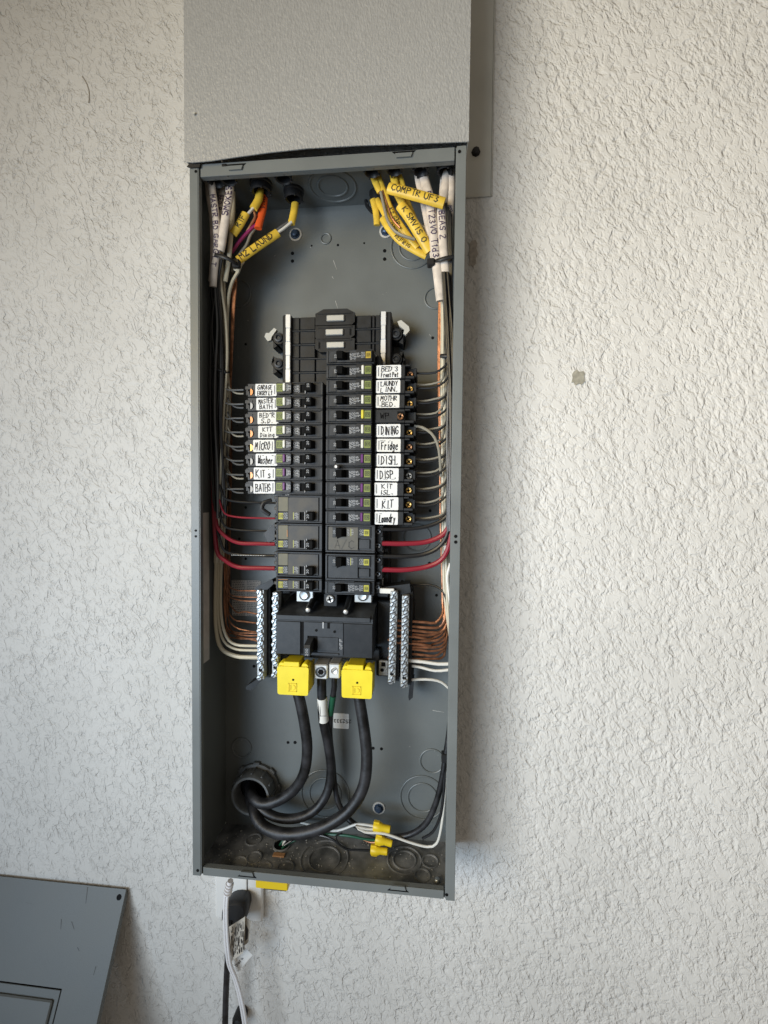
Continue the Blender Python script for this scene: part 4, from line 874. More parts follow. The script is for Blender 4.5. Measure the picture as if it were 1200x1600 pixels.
# --- right vertical bundles
for k, (x, Yv) in enumerate(((690.5, -.045), (694, -.050), (697, -.044), (692, -.036), (696, -.036))):
    ye = (973.5, 981, 988, 997.5, 1008)[k]
    wire([(687 + .6 * k, 452, Yv), (687 + J(1.2) + .5 * k, 520, Yv), (686 + J(1.2) + k, 600, Yv), (x - 3 + J(), 700, Yv), (x - 2 + J(), 800, Yv), (x + J(), 880, Yv), (x + 1 + J(), 940, Yv), (x + 1, ye - 14, Yv - .008), (x - 7 - (3, 0, 2, 9, 14)[k], ye - 1 + J(1), -.054), (668 + J(5), ye + J(1.2), -.06), (646 + J(4), ye - 2.5 + J(.8), -.064), (612, ye - 4, -.066)], .0019, 'copper', '%s from the top of the stranded copper wires entering the right terminal bars' % ('first', 'second', 'third', 'fourth', 'fifth')[k], 'right copper ground wires')
for k in range(6):
    ye = (1016, 1023.5, 1030.5, 1011.5, 1002.5, 992)[k]; x = 697 - 1.0 * (k % 3)
    wire([(689 + k * 1.4, 600, -.035), (690 + J(1.2) + k, 720, -.034), (693 + J(1.2) + .6 * k, 850, -.034), (x + J(.6), 940, -.036), (x + 1, ye - 18, -.045), (x - 6 - J(4), ye - 3 + J(1), -.054), (674 + J(6), ye + J(1.5), -.058), (648 + J(4), ye - 1 + J(1), -.062), (606 + 4 * (k % 2), ye - 3, -.064)], .0017, 'copper', '%s from the top of the thin copper wires below the stranded ones' % ('first', 'second', 'third', 'fourth', 'fifth', 'sixth')[k], 'right copper ground wires', n=6)
for k, (x, Yv) in enumerate(((691, -.060), (694.5, -.064), (698, -.060), (695.5, -.052))):
    wire([(690 + k * 1.5, 440, Yv), (691 + 1.4 * k, 500, Yv), (690.5 + 1.5 * k, 556, Yv), (x + J(), 620, Yv), (x + J(), 700, Yv), (x + J() + 1, 790, Yv), (x + J() + 2, 860, Yv), (x + 4, 930, Yv), (704, 1000, Yv)], .0021, 'wire_cream', 'cream wire running down the right wire bundle', 'cream wires of the right bundle')
for k in range(8):
    x = 699 + 1.6 * k; Yv = -.066 - .004 * (k % 4)
    wire([(692 + 1.5 * k, 418, Yv), (694 + 1.6 * k, 470, Yv), (697 + 1.2 * k + J(2), 530, Yv), (x + J(1.5), 600, Yv), (x + J(1.5), 700, Yv), (x + J(), 790, Yv), (x + 1, 850, Yv)], .0018, 'wire_black', 'black wire running down the right wire bundle behind the flange', 'black wires of the right bundle')
for k in range(9):
    x = 701 + 1.0 * k; Yv = -.080 - .0022 * (k % 4)
    wire([(691 + 1.2 * k + J(1), 425, Yv), (692 + 1.6 * k + J(2), 470, Yv), (697 + 1.2 * k + J(2), 515, Yv), (701 + .8 * k + J(2), 560, Yv), (x + J(1.5), 620, Yv), (x - 1 + J(1.5), 690, Yv), (x - 2 + J(1.5), 760, Yv), (x - 2 + J(1), 830, Yv)], .0015, 'wire_black' if k % 4 else 'wire_dark', 'slender black wire crossing over the right bundle to the flange', 'slender black wires of the right bundle')
for k in range(8):
    x = 329 + 2.6 * k; Yv = -.058 - .003 * (k % 4)
    wire([(336 + 1.5 * k + J(2), 405, Yv - .01), (333 + 1.6 * k + J(4), 450, Yv), (x + J(4), 510, Yv), (x + J(4), 590, Yv), (x + J(4), 660, Yv), (x + 2 + J(3), 740, Yv), (x + 4 + J(2), 810, Yv)], .0016, 'wire_black' if k % 3 else 'wire_dark', 'slender black wire in front of the left bundle', 'slender black wires of the left bundle')
# --- right column feeds
feed_r = names_r
for i in range(11):
    y = 583 + 22.9 * i; e = 9 if i else 4
    wire([(647, y, -.072), (662, y + 1 + J(), -.072), (680, y - 1, -.074), (694, y - 9 + J(2), -.077), (703, y - 24, -.078), (706, y - 60, -.076)], .0015, 'wire_black', 'black wire leaving the right terminal of the %s breaker' % feed_r[i], 'black wires from the right breakers')
    if i:
        wire([(647, y - 5 + J(), -.062), (664, y - 4 + J(), -.062), (681, y - 7 + J(), -.064), (691, y - 15 + J(2), -.066), (694 + J(), y - 32, -.066), (694 + J(), y - 70, -.062)] if i % 2 else
             [(647, y - 3, -.062), (662, y - 2 + J(), -.062), (680, y - 5 + J(), -.064), (693, y - 11 + J(), -.066), (697 + J(), y - 28, -.066), (696, y - 64, -.062)], .0014, 'wire_grey', 'beige pigtail wire looping from the %s breaker to the right bundle' % feed_r[i], 'beige pigtails of the right breakers')
wire([(648, 666, -.066), (660, 668, -.072), (674, 677, -.078), (683, 692, -.080), (687, 712, -.078), (689, 745, -.07)], .0020, 'wire_grey', 'thicker beige wire looping in front of the copper beside the DINING breaker', None)
wire([(597, 827, -.074), (630, 827, -.074), (665, 823, -.074), (692, 812, -.076), (704, 795, -.078), (708, 760, -.078)], .0026, 'wire_black', 'thick black wire leaving the A/C double breaker', 'thick wires from the right double breakers')
wire([(597, 849, -.074), (630, 849.5, -.074), (665, 847, -.074), (690, 837, -.077), (702, 820, -.080), (706, 790, -.080), (706, 720, -.079), (706.5, 640, -.078)], .0034, 'wire_red', 'thick red wire leaving the A/C double breaker', 'thick wires from the right double breakers')
wire([(597, 869, -.074), (630, 869.5, -.074), (662, 866, -.074), (684, 856, -.077), (698, 838, -.080), (705, 810, -.080)], .0030, 'wire_black', 'thick black wire leaving the double breaker below the A/C one', 'thick wires from the right double breakers')
wire([(597, 890, -.074), (630, 890.5, -.074), (665, 886, -.074), (688, 876, -.077), (700, 858, -.080), (706, 830, -.080)], .0034, 'wire_red', 'thick red wire leaving the double breaker below the A/C one', 'thick wires from the right double breakers')
wire([(594, 920, -.07), (620, 915, -.055), (650, 914, -.045), (672, 914, -.05), (688, 920, -.058), (697, 935, -.062), (702, 965, -.062)], .0016, 'wire_black', 'thin black wire arching over the right terminal bars', None)
for k, (pts, r, lab) in enumerate(((((638, 1032, -.066), (660, 1034, -.066), (685, 1037.5, -.068), (705, 1037, -.070)), .0024, 'uppermost white wire from the right outermost terminal bar'), (((638, 1040, -.062), (655, 1042, -.062), (680, 1048, -.064), (706, 1046, -.066)), .0020, 'middle white wire from the right outermost terminal bar'),
                                   (((636, 1063, -.062), (655, 1061.5, -.060), (675, 1062, -.058), (690, 1066, -.056), (702, 1076, -.054)), .0019, 'lowest white wire from the right outermost terminal bar'))):
    wire(pts, r, 'wire_white', lab, 'white wires into the right terminal bars')
wire([(704, 880, -.070), (699, 900, -.070), (701, 925, -.071), (706, 960, -.071)], .0022, 'wire_white', 'white wire slanting behind the right flange below the red wires', None)
c = A(697, 856, -.074); b = MB(); b.box(c.x - .003, c.x + .004, -.078, -.070, c.z - .004, c.z + .004, .001); b.build('wire_clip', 'washer', label='small pale clip among the right copper wires', cat='clip')

# --- main cables
mainpts = [[(458, 1060, -.060), (468, 1092, -.062), (476.5, 1135, -.060), (480, 1172, -.056), (475, 1208, -.050), (460, 1233, -.046), (438, 1249, -.044), (413, 1256, -.042), (396, 1247, -.034), (390, 1228, -.010)],
           [(502.5, 1052, -.058), (503, 1090, -.056), (505, 1125, -.050), (512, 1160, -.040), (517, 1200, -.034), (512, 1236, -.034), (494, 1264, -.038), (466, 1278, -.042), (436, 1278, -.043), (411, 1266, -.040), (396, 1250, -.030), (391, 1232, -.010)],
           [(557, 1062, -.060), (562, 1096, -.062), (569, 1140, -.064), (573, 1185, -.066), (568, 1228, -.068), (549, 1262, -.070), (516, 1287, -.071), (476, 1301, -.070), (438, 1302, -.066), (410, 1290, -.056), (397, 1268, -.042), (390, 1238, -.010)]]
mc = []
for pts, r, lab in zip(mainpts, (.0078, .0068, .0082), ('thick black cable from the left yellow cover, uppermost of the three in the conduit', 'thick black cable with white tape from the hex socket lug into the conduit', 'thick black cable from the right yellow cover sweeping low into the conduit')):
    o, P = wire(pts, r, 'cable', lab, 'thick main cables', 'cable', 'power_cable', n=14); mc.append((o, P))
P = [A(*p) for p in ((503.5, 1090, -.056), (504.2, 1108, -.053), (506, 1126, -.050))]
b = MB(); b.tube(P, .0073, 16); o = mc[1][0]; b.build('white_tape', 'paper_cream', o, o=ORIG[o.as_pointer()])
b = MB(); q = A(505, 1119, -.0595); b.box(q.x - .0068, q.x + .006, -.0594, -.0590, q.z - .0004, q.z + .0002); b.build('tape_edge', 'ink_grey', o, o=ORIG[o.as_pointer()])
o, P = wire([(522, 1054, -.058), (522.5, 1070, -.056), (520, 1090, -.050), (516, 1118, -.044), (515.5, 1150, -.036), (520, 1190, -.026), (523, 1225, -.022), (529, 1255, -.024), (545, 1280, -.030), (572, 1299, -.036), (606, 1308, -.04), (640, 1304, -.044), (665, 1287, -.05), (681, 1255, -.055), (691, 1215, -.058), (696, 1182, -.058), (701, 1150, -.058), (706, 1100, -.058)], .0042, 'cable', 'black ground cable with green stripe looping to the right side of the box', None, 'cable', 'ground_cable', n=10)
P = [A(*p) for p in ((520.6, 1087, -.0515), (518.5, 1100, -.048), (516.2, 1116, -.0445))]
b = MB(); b.tube(P, .0046, 12); b.build('green_tape', 'wire_green', o, o=ORIG[o.as_pointer()])
# conduit bushing
cA, cB = A(402, 1226, -.003), A(392, 1243, -.030); ax = Vector((0, -1, 0))
t = thing('conduit_bushing', (cA.x, -.003, cA.z), 'round dark grey conduit bushing swallowing the main cables', 'conduit bushing')
b = MB(); b.lathe((cA.x, -.0024, cA.z), ax, [(.036, 0), (.036, .005), (.034, .006)], 32)
for k in range(8):
    a = 2 * math.pi * k / 8; q = Vector((math.cos(a), 0, math.sin(a))); u = Vector((-q.z, 0, q.x)); p = Vector((cA.x, -.0055, cA.z)) + q * .036
    b.box(-.005, .005, -.0025, .0025, -.0025, .0025, .0008, Matrix(((u.x, 0, q.x, p.x), (0, 1, 0, p.y), (u.z, 0, q.z, p.z), (0, 0, 0, 1))))
b.build('locknut', 'pvc', t)
b = MB(); b.lathe((cA.x, -.0084, cA.z), ax, [(.0305, 0), (.0320, .004), (.0320, .019), (.0300, .0235), (.0268, .0235), (.0255, .021), (.0250, .0)], 32, caps=False)
for k in range(12):
    a = 2 * math.pi * k / 12; q = Vector((math.cos(a), 0, math.sin(a))); u = Vector((-q.z, 0, q.x)); p = Vector((cA.x, -.0190, cA.z)) + q * .0322
    b.box(-.0014, .0014, -.008, .008, -.0010, .0012, .0004, Matrix(((u.x, 0, q.x, p.x), (0, 1, 0, p.y), (u.z, 0, q.z, p.z), (0, 0, 0, 1))))
b.build('bushing_ring', 'pvc', t)
b = MB(); b.prism(circ(cA.x, cA.z, .0252, 24), -.0092, -.0086); b.build('throat', 'void', t)

# --- wires and yellow connectors at the bottom
def nut(px, py, label, tilt):
    c = A(px, py, -.045); t = thing('wire_nut', c, label, 'wire nut', 'yellow wire nuts'); a = Vector((1, -.1, tilt)).normalized(); p = c - a * .0125
    b = MB(); b.lathe(p, a, [(.0062, 0), (.0068, .001), (.0066, .010), (.0050, .0135), (.0050, .022), (.0046, .0245), (.003, .0253)], 16); b.build('shell', 'nut_yellow', t)
    b = MB(); up = Vector((0, 0, 1)); s = a.cross(up).normalized(); up = s.cross(a)
    for k in (-1, 1):
        q = p + a * .003 + up * (.0068 * k); b.box(-.003, .006, -.0028, .0028, -.0012, .0012, .0006, Matrix(((a.x, s.x, up.x, q.x), (a.y, s.y, up.y, q.y), (a.z, s.z, up.z, q.z), (0, 0, 0, 1))))
    b.build('wing', 'nut_yellow', t); return p
nut(597, 1293, 'yellow wire nut on the white wires, uppermost of three', -.05); nut(600, 1314, 'yellow wire nut with the green wire, middle of three', -.15); nut(593, 1329, 'yellow wire nut with the black wire, lowest of three', .05)
wire([(588, 1292, -.045), (575, 1289, -.046), (556, 1288, -.046), (540, 1294, -.044), (520, 1298, -.040), (490, 1290, -.02), (470, 1285, -.012)], .0017, 'wire_white', 'white wire from the uppermost yellow nut running left behind the cables')
wire([(589, 1296, -.045), (572, 1295, -.048), (556, 1291, -.050), (570, 1300, -.050), (602, 1303, -.050), (640, 1316, -.05), (668, 1323, -.052), (682, 1318, -.054), (689, 1295, -.056), (694, 1255, -.058), (698, 1205, -.058), (704, 1150, -.058)], .0018, 'wire_white', 'white wire from the uppermost yellow nut running right up the box side')
wire([(590, 1313, -.045), (570, 1311, -.046), (545, 1306, -.046), (515, 1304, -.044), (480, 1306, -.038), (450, 1318, -.04), (440, 1326, -.045)], .0017, 'wire_green', 'green wire from the middle yellow nut to the floor opening')
wire([(590, 1316, -.044), (578, 1316, -.043), (568, 1312, -.042)], .0012, 'copper', 'short bare copper end beside the middle yellow nut')
wire([(584, 1329, -.045), (560, 1328, -.048), (540, 1326, -.05), (520, 1312, -.05), (498, 1305, -.046), (470, 1306, -.04), (444, 1321, -.044)], .0016, 'wire_black', 'thin black wire from the lowest yellow nut to the floor opening')
wire([(545, 1328, -.05), (530, 1320, -.052), (525, 1306, -.05), (535, 1302, -.046)], .0013, 'wire_black', 'short thin black wire loop beside the lowest yellow nut')
wire([(704, 1140, -.058), (699, 1170, -.058), (695, 1205, -.06), (693, 1240, -.06), (688, 1275, -.058), (676, 1300, -.054), (660, 1310, -.05)], .0020, 'wire_black', 'thin black wire down the right side near the bottom corner')
c = A(693, 1182, -.058); b = MB(); b.box(c.x - .003, c.x + .006, -.064, -.052, c.z - .006, c.z + .006, .001); b.build('cable_tie', 'tape_black', label='black tie holding wires at the lower right side of the box', cat='cable tie')
c = AZ(440, 1320, ZF + .001); t = thing('floor_opening', c, 'open knockout in the box floor with wire ends coming up', 'opening')
b = MB(); b.lathe(c, (0, 0, 1), [(.0135, -.0009), (.0135, .0006), (.0115, .0012), (.0105, -.0008)], 22, caps=False); b.build('rim', 'paint_floor', t); b = MB(); b.prism(circ(c.x, c.y, .0115, 20), c.z - .0008, c.z - .0002, 'z'); b.build('dark_hole', 'void', t)
b = MB(); b.tube([c + Vector((.002, 0, -.001)), c + Vector((.004, -.004, .006)), c + Vector((.009, -.002, .012))], .0016, 8); b.build('wire_stub', 'wire_white', label='short white wire end in the floor opening', cat='wire', name=None) if False else b.build('wire_stub', 'wire_white', label='short white wire end in the floor opening', cat='wire')
b = MB(); b.tube([c + Vector((-.003, 0, -.001)), c + Vector((0, -.004, .005)), c + Vector((.004, -.002, .010))], .0017, 8); b.build('wire_stub', 'wire_green', label='short green wire end in the floor opening', cat='wire')
b = MB(); q = AZ(436, 1335, ZF + .002); b.box(q.x - .009, q.x + .009, q.y - .004, q.y + .004, ZF + .0002, ZF + .0022, .0008); b.build('copper_scrap', 'orange_tile', label='small rusty copper scrap on the box floor before the opening', cat='scrap')
# debris on the floor
b = MB(); q0 = AZ(540, 1345, ZF)
for k in range(260):
    x = R_.uniform(-W2 + .01, W2 - .01); y = R_.uniform(-.09, -.012); s_ = R_.uniform(.0003, .0011) * (1.6 if R_.random() < .06 else 1); a = R_.uniform(0, 3)
    b.box(-s_, s_, -s_ * R_.uniform(.3, 1), s_ * .5, 0, s_ * .6, 0, Matrix.Translation((x, y, ZF)) @ Matrix.Rotation(a, 4, 'Z'))
b.build('dust', 'washer', label='pale plaster crumbs and dust on the box floor', cat='dust', kind='stuff')
q = AZ(352, 1287, ZF); b = MB(); b.lathe((q.x, q.y, ZF + .0016), (0, 0, 1), [(.0004, -.0014), (.0016, -.0008), (.0016, .0006), (.0005, .0014)], 8); b.build('plaster_crumb', 'paper', label='white plaster crumb at the left end of the box floor', cat='crumb')

# ================================================================== cables entering through the top
def grommet(px, py, r, label, Z=.474):
    c = AZ(px, py, Z); t = thing('cable_bushing', (c.x, c.y, ZT), label, 'cable bushing', 'black cable bushings in the box top')
    b = MB(); b.lathe((c.x, c.y, ZT - .0003), (0, 0, -1), [(r * 1.12, 0), (r * 1.12, .003), (r, .004), (r, .012), (r * .86, .0135), (r * .74, .012), (r * .72, .001)], 22, caps=False); b.build('ring', 'tape_black', t)
    b = MB(); b.prism(circ(c.x, c.y, r * .74, 18), ZT - .0022, ZT - .0012, 'z'); b.build('throat', 'void', t)
    for k in range(4):
        a = k * 1.57 + .4; b = MB(); p = Vector((c.x + r * .95 * math.cos(a), c.y + r * .95 * math.sin(a), ZT - .012)); b.box(p.x - .0012, p.x + .0012, p.y - .0012, p.y + .0012, p.z - .003, p.z, .0004); b.build('finger', 'tape_black', t)
    return c
grommet(443, 277, .0115, 'empty black bushing in the box top, left of the round knockout')
grommet(459, 309, .0130, 'black bushing with a single yellow cable at the rear of the box top')
grommet(408, 298, .0140, 'black bushing with yellow and orange cables at the left')
grommet(357, 279, .0115, 'black bushing with a white cable near the left corner')
grommet(338, 283, .0105, 'black bushing in the far left corner of the box top')
grommet(581, 267, .0105, 'black bushing with two yellow cables right of the round knockout')
grommet(616, 264, .0105, 'black bushing with two yellow cables behind the right latch')
grommet(657, 265, .0105, 'black bushing with two white cables right of the latch')
grommet(695, 266, .0105, 'black bushing with two white cables in the right corner')
grommet(590, 313, .0110, 'black bushing at the rear of the box top with yellow cables')
def cable(pts, r, m, label, group, words=None, start=.01, h=.006, flip=False, ink='ink', flat=.62):
    o, P = wire(pts, r, m, label, group, 'cable', 'sheathed_cable', flat=flat, n=12)
    if words: b = MB(); text_on_path(b, words, P, h, r, flat, start, flip=flip); b.build('handwriting', ink, o, o=ORIG[o.as_pointer()])
    return o
gl, gr = 'white sheathed cables on the left', 'yellow sheathed cables on the right'
cable([(332, 276, -.075), (331, 292, -.077), (335, 320, -.080), (338, 352, -.080), (339, 385, -.078), (334, 430, -.074), (333, 448, -.072)], .0052, 'jacket_white', 'white sheathed cable with purple writing along the left wall', gl, 'MASTR BD GARG LT', .03, .0072, ink='ink_purple')
cable([(324, 284, -.07), (326, 305, -.07), (330, 330, -.068), (333, 346, -.066)], .0040, 'jacket_white', 'short plain white cable nearest the left front flange', gl)
cable([(359, 276, -.060), (359, 300, -.075), (355, 325, -.080), (351, 350, -.080), (346, 382, -.078), (344, 392, -.077)], .0062, 'jacket_white', 'white sheathed cable marked SMOKES in purple', gl, 'SMOKES LT', .012, .0082, flip=True, ink='ink_purple')
cable([(364, 300, -.060), (364, 330, -.064), (361, 365, -.066), (358, 400, -.066), (352, 440, -.062)], .0034, 'wire_cream', 'narrow cream cable right of the one marked SMOKES', gl)
cable([(406, 297, -.050), (404, 312, -.058), (396, 326, -.062)], .0060, 'jacket_yellow', 'short yellow cable end below the left bushing beside the orange cable', 'yellow sheathed cables on the left')
cable([(384, 334, -.064), (375, 350, -.066), (364, 366, -.066)], .0062, 'jacket_yellow', 'short yellow sleeve marked RIF between cream and orange cables', 'yellow sheathed cables on the left', 'RIF', .006, .007, flip=True)
cable([(413, 305, -.046), (411, 325, -.052), (406, 345, -.056), (403, 357, -.058)], .0056, 'jacket_orange', 'short orange cable end hanging from the left bushing', None, "111'1", .006, .006)
cable([(461, 318, -.035), (459, 333, -.040), (455, 350, -.042)], .0055, 'jacket_yellow', 'short yellow cable end below the rear left bushing', 'yellow sheathed cables on the left')
cable([(434, 364, -.045), (416, 376, -.050), (394, 391, -.056), (372, 407, -.060)], .0066, 'jacket_yellow', 'long yellow sleeve marked M2 LAUND slanting to the left bundle', 'yellow sheathed cables on the left', 'M2 LAUND', .01, .0085, flip=True)
wire([(455, 345, -.042), (440, 354, -.044), (424, 366, -.044), (400, 384, -.046)], .0018, 'wire_dark', 'dark wire from the short yellow cable behind the M2 LAUND sleeve')
wire([(456, 347, -.044), (442, 358, -.046), (430, 366, -.047)], .0020, 'wire_white', 'white wire bridging the rear yellow cable and the M2 LAUND sleeve')
wire([(396, 325, -.062), (388, 334, -.064), (380, 342, -.065)], .0020, 'wire_white', 'white wire bridging the short yellow cable and the RIF sleeve')
wire([(404, 350, -.056), (394, 356, -.058), (384, 366, -.058), (372, 380, -.058), (362, 395, -.058)], .0024, mat('magenta_wire_insulation', (.30, .02, .12), .4), 'magenta wire from the orange cable slanting to the left bundle')
wire([(396, 330, -.06), (399, 338, -.06), (393, 350, -.06), (385, 362, -.058)], .0018, 'copper', 'copper wire twisting beside the orange cable')
wire([(401, 354, -.055), (392, 366, -.055), (384, 385, -.055), (372, 400, -.055), (362, 425, -.05)], .0020, 'wire_grey', 'grey wire under the magenta one at the left')
wire([(377, 412, -.060), (372, 425, -.060), (364, 438, -.058), (358, 460, -.056), (355, 500, -.054), (355, 560, -.05)], .0023, 'wire_cream', 'cream wire from the M2 LAUND sleeve into the left bundle')
cable([(379, 407, -.058), (372, 416, -.058), (368, 424, -.057)], .0042, 'wire_cream', 'short cream sheath end below the M2 LAUND sleeve', None)
for k in range(3):
    wire([(367 + k, 432, -.05), (365 + 2 * k, 445, -.05), (364 + 1.5 * k, 470, -.05), (362 + k, 520, -.046), (361, 590, -.04)], .0014, 'copper', 'copper wire below the cable ends at the left', 'left copper ground wires', n=6)
cable([(349, 282, -.055), (346, 310, -.064), (343, 345, -.070), (341, 385, -.072), (339, 415, -.070)], .0046, 'jacket_white', 'white cable squeezed between the two marked ones at the left', gl, 'BED R', .03, .006, ink='ink_purple')
cable([(328, 300, -.060), (331, 340, -.066), (333, 390, -.068), (330, 440, -.066)], .0040, 'jacket_white', 'shaded white cable behind the marked ones at the left', gl)
# right side
cable([(580, 262, -.060), (584, 278, -.064), (590, 292, -.066), (594, 300, -.066)], .0044, 'jacket_yellow', 'short yellow cable, left of the pair under the first right bushing', gr)
cable([(586, 262, -.058), (592, 280, -.062), (603, 310, -.068), (612, 332, -.070), (628, 360, -.068), (650, 384, -.064)], .0046, 'jacket_yellow', 'long yellow cable, right of the pair under the first right bushing', gr, 'K2 GAR', .07, .005)
cable([(612, 262, -.062), (616, 280, -.068), (622, 305, -.072), (638, 335, -.072), (654, 368, -.068), (668, 388, -.064)], .0050, 'jacket_yellow', 'yellow cable crossing behind the long COMPTR sleeve', gr)
cable([(619, 264, -.060), (627, 285, -.064), (634, 310, -.066), (648, 345, -.064), (662, 375, -.062)], .0044, 'jacket_yellow', 'yellow cable just right of the crossing one behind the COMPTR sleeve', gr)
cable([(626, 321, -.078), (640, 340, -.079), (656, 366, -.078), (672, 393, -.074)], .0074, 'jacket_yellow', 'wide yellow sleeve marked SMVIS K slanting to the right bundle', gr, 'K SMVIS O', .008, .0072)
cable([(583, 312, -.045), (587, 328, -.048), (589, 345, -.050), (589, 352, -.050)], .0046, 'jacket_yellow', 'short yellow cable end hanging below the rear right bushing', gr)
cable([(589, 312, -.045), (598, 328, -.052), (612, 352, -.058), (632, 374, -.060), (652, 390, -.060)], .0044, 'jacket_yellow', 'yellow cable second from the lowest of the right yellow fan', gr, 'DISP S2', .05, .005)
cable([(598, 341, -.060), (608, 357, -.064), (626, 377, -.066), (648, 391, -.065), (666, 400, -.063)], .0050, 'jacket_yellow', 'lowest yellow cable of the right fan curving to the tie', gr, 'REFRIG', .035, .005)
cable([(606, 318, -.065), (618, 340, -.068), (634, 364, -.068), (652, 388, -.066)], .0046, 'jacket_yellow', 'yellow cable with ink marks in the middle of the right fan', gr, 'MICRO', .01, .005)
cable([(607, 294, -.088), (630, 300, -.090), (660, 308, -.091), (694, 318, -.090)], .0074, 'jacket_yellow', 'long yellow sleeve marked COMPTR crossing in front of the white cables', None, 'COMPTR UF3', .006, .0074)
wire([(595, 300, -.070), (600, 322, -.074), (606, 345, -.078), (618, 362, -.080), (634, 370, -.080), (648, 374, -.078)], .0020, 'wire_grey', 'beige wire curving in front of the right yellow cables')
wire([(598, 298, -.068), (606, 322, -.072), (613, 342, -.074), (625, 356, -.074)], .0014, 'copper', 'thin copper wire curving among the right yellow cables')
wire([(572, 314, -.02), (574, 322, -.024), (582, 331, -.030), (592, 335, -.034)], .0030, 'wire_black', 'short black wire loop left of the rear right bushing')
wire([(573, 318, -.024), (578, 326, -.028), (588, 332, -.034)], .0016, 'wire_dark', 'short grey wire loop left of the rear right bushing')
wire([(650, 345, -.06), (660, 354, -.064), (672, 362, -.066), (676, 376, -.066)], .0018, 'wire_white', 'white wire end behind the white cables at the right')
gw = 'white sheathed cables on the right'
cable([(652, 266, -.062), (655, 285, -.068), (661, 310, -.072), (668, 345, -.074), (676, 390, -.074), (682, 425, -.072)], .0050, 'jacket_white', 'white sheathed cable, left of the pair right of the latch', gw)
cable([(659, 266, -.062), (664, 285, -.070), (672, 315, -.078), (676, 350, -.080), (681, 400, -.080), (689, 470, -.076)], .0064, 'jacket_white', 'long white sheathed cable marked GEDIT OVEST in purple', gw, 'RAO T23VO T1d39', .045, .0076, ink='ink_purple')
cable([(697, 262, -.064), (696, 290, -.072), (690, 325, -.080), (691, 355, -.082), (693, 395, -.081), (696, 428, -.079)], .0058, 'jacket_white', 'white sheathed cable marked Q BEAS in purple', gw, 'Q BEAS 2', .062, .0072, ink='ink_purple')
cable([(704, 262, -.064), (705, 290, -.072), (703, 330, -.076), (701, 360, -.077), (700, 395, -.077), (702, 430, -.075)], .0050, 'jacket_white', 'white sheathed cable nearest the right front flange', gw, 'MSTR', .06, .006, ink='ink_purple')
cable([(694, 268, -.058), (692, 290, -.062), (690, 320, -.064)], .0044, 'jacket_white', 'plain white cable behind the one marked Q BEAS', gw)
for k in range(3): wire([(697 + 3 * k, 318 + 6 * k, -.084), (700 + 2 * k, 345, -.085), (702 + 1.5 * k, 390, -.083), (704 + k, 430, -.08), (706, 500, -.078)], .0015, 'wire_black', 'thin black wire over the white cables beside the right flange', 'thin black wires at the right flange')
# ties
def tie(pts, r, label): wire(pts, r, 'tape_black', label, 'black cable ties', 'cable tie', 'cable_tie', flat=.5)
tie([(336, 398, -.082), (345, 400, -.086), (356, 404, -.085), (366, 410, -.080), (374, 414, -.072)], .0026, 'black cable tie round the cables at the upper left')
tie([(676, 409, -.078), (686, 406, -.087), (697, 403, -.089), (708, 401, -.088)], .0026, 'black cable tie round the cables at the upper right')
c = A(674, 412, -.078); b = MB(); b.box(c.x - .0055, c.x + .0045, -.086, -.076, c.z - .0055, c.z + .004, .0015); b.build('tie_head', 'tape_black', label='square black head of the upper right cable tie', cat='tie head')
c = A(372, 413, -.070); b = MB(); b.box(c.x - .007, c.x + .004, -.076, -.068, c.z - .006, c.z + .005, .0015); b.build('tie_head', 'tape_black', label='black head of the upper left cable tie', cat='tie head')
tie([(332, 575, -.062), (343, 578, -.066), (352, 581, -.065), (358, 581, -.058)], .0022, 'black cable tie round the left bundle above the breakers')
tie([(688, 556, -.068), (696, 556, -.072), (704, 556, -.074)], .0028, 'black cable tie round the right bundle beside the BED 3 breaker')

# ================================================================== leaning cover at lower left
p0 = A(197, 1390, -.0055); slope = Vector((0, -.46, -1)).normalized(); nrm = Vector((1, 0, 0)).cross(slope).normalized()
if nrm.y > 0: nrm = -nrm
cov = thing('panel_cover', p0, 'grey panel front cover leaning against the wall at the lower left', 'panel cover')
XF = Matrix(((1, nrm.x, -slope.x, p0.x), (0, nrm.y, -slope.y, p0.y), (0, nrm.z, -slope.z, p0.z), (0, 0, 0, 1)))   # local: x right, y = outward, z up the sheet
inv = XF.inverted()
def cl(px, py): q = inv @ APL(px, py, p0, nrm); return q.x, q.z
dx, dz = cl(97, 1545); Wc, Hc = .395, .98
b = MB(); b.box(-Wc, dx, -.0016, 0, dz, 0, 0, XF); b.box(dx, 0, -.0016, 0, -Hc, 0, 0, XF); b.box(-Wc, -Wc - dx, -.0016, 0, -Hc, dz, 0, XF)
b.box(-.0016, -.0002, -.010, -.0018, -Hc, -.004, 0, XF)
b.build('cover_sheet', 'paint_cover', cov)
b = MB(); b.box(-Wc - dx + .0012, dx - .0030, -.0035, -.0018, -Hc + .1, dz - .0030, .0005, XF); dr = b.build('door', 'paint_cover', cov)
ex, ez = cl(83, 1563)
b = MB(); b.box(-Wc - ex, ex, -.0017, .0024, -Hc + .12, ez, .0022, XF); b.build('door_panel', 'paint_cover', dr)
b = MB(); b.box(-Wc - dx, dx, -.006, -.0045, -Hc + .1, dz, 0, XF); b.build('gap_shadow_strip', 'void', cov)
for (x0, y0, x1, y1) in ((137, 1386, 134, 1412), (96, 1436, 95, 1452), (121, 1480, 124, 1486), (40, 1410, 52, 1413), (150, 1510, 146, 1524), (112, 1440, 116, 1452)):
    a, c = cl(x0, y0), cl(x1, y1); b = MB(); b.add([XF @ Vector(v) for v in ((a[0] - .0007, .0002, a[1]), (a[0] + .0007, .0002, a[1]), (c[0] + .0003, .0002, c[1]), (c[0] - .0003, .0002, c[1]))], [(0, 1, 2, 3)]); b.build('scratch', 'dusty', cov)
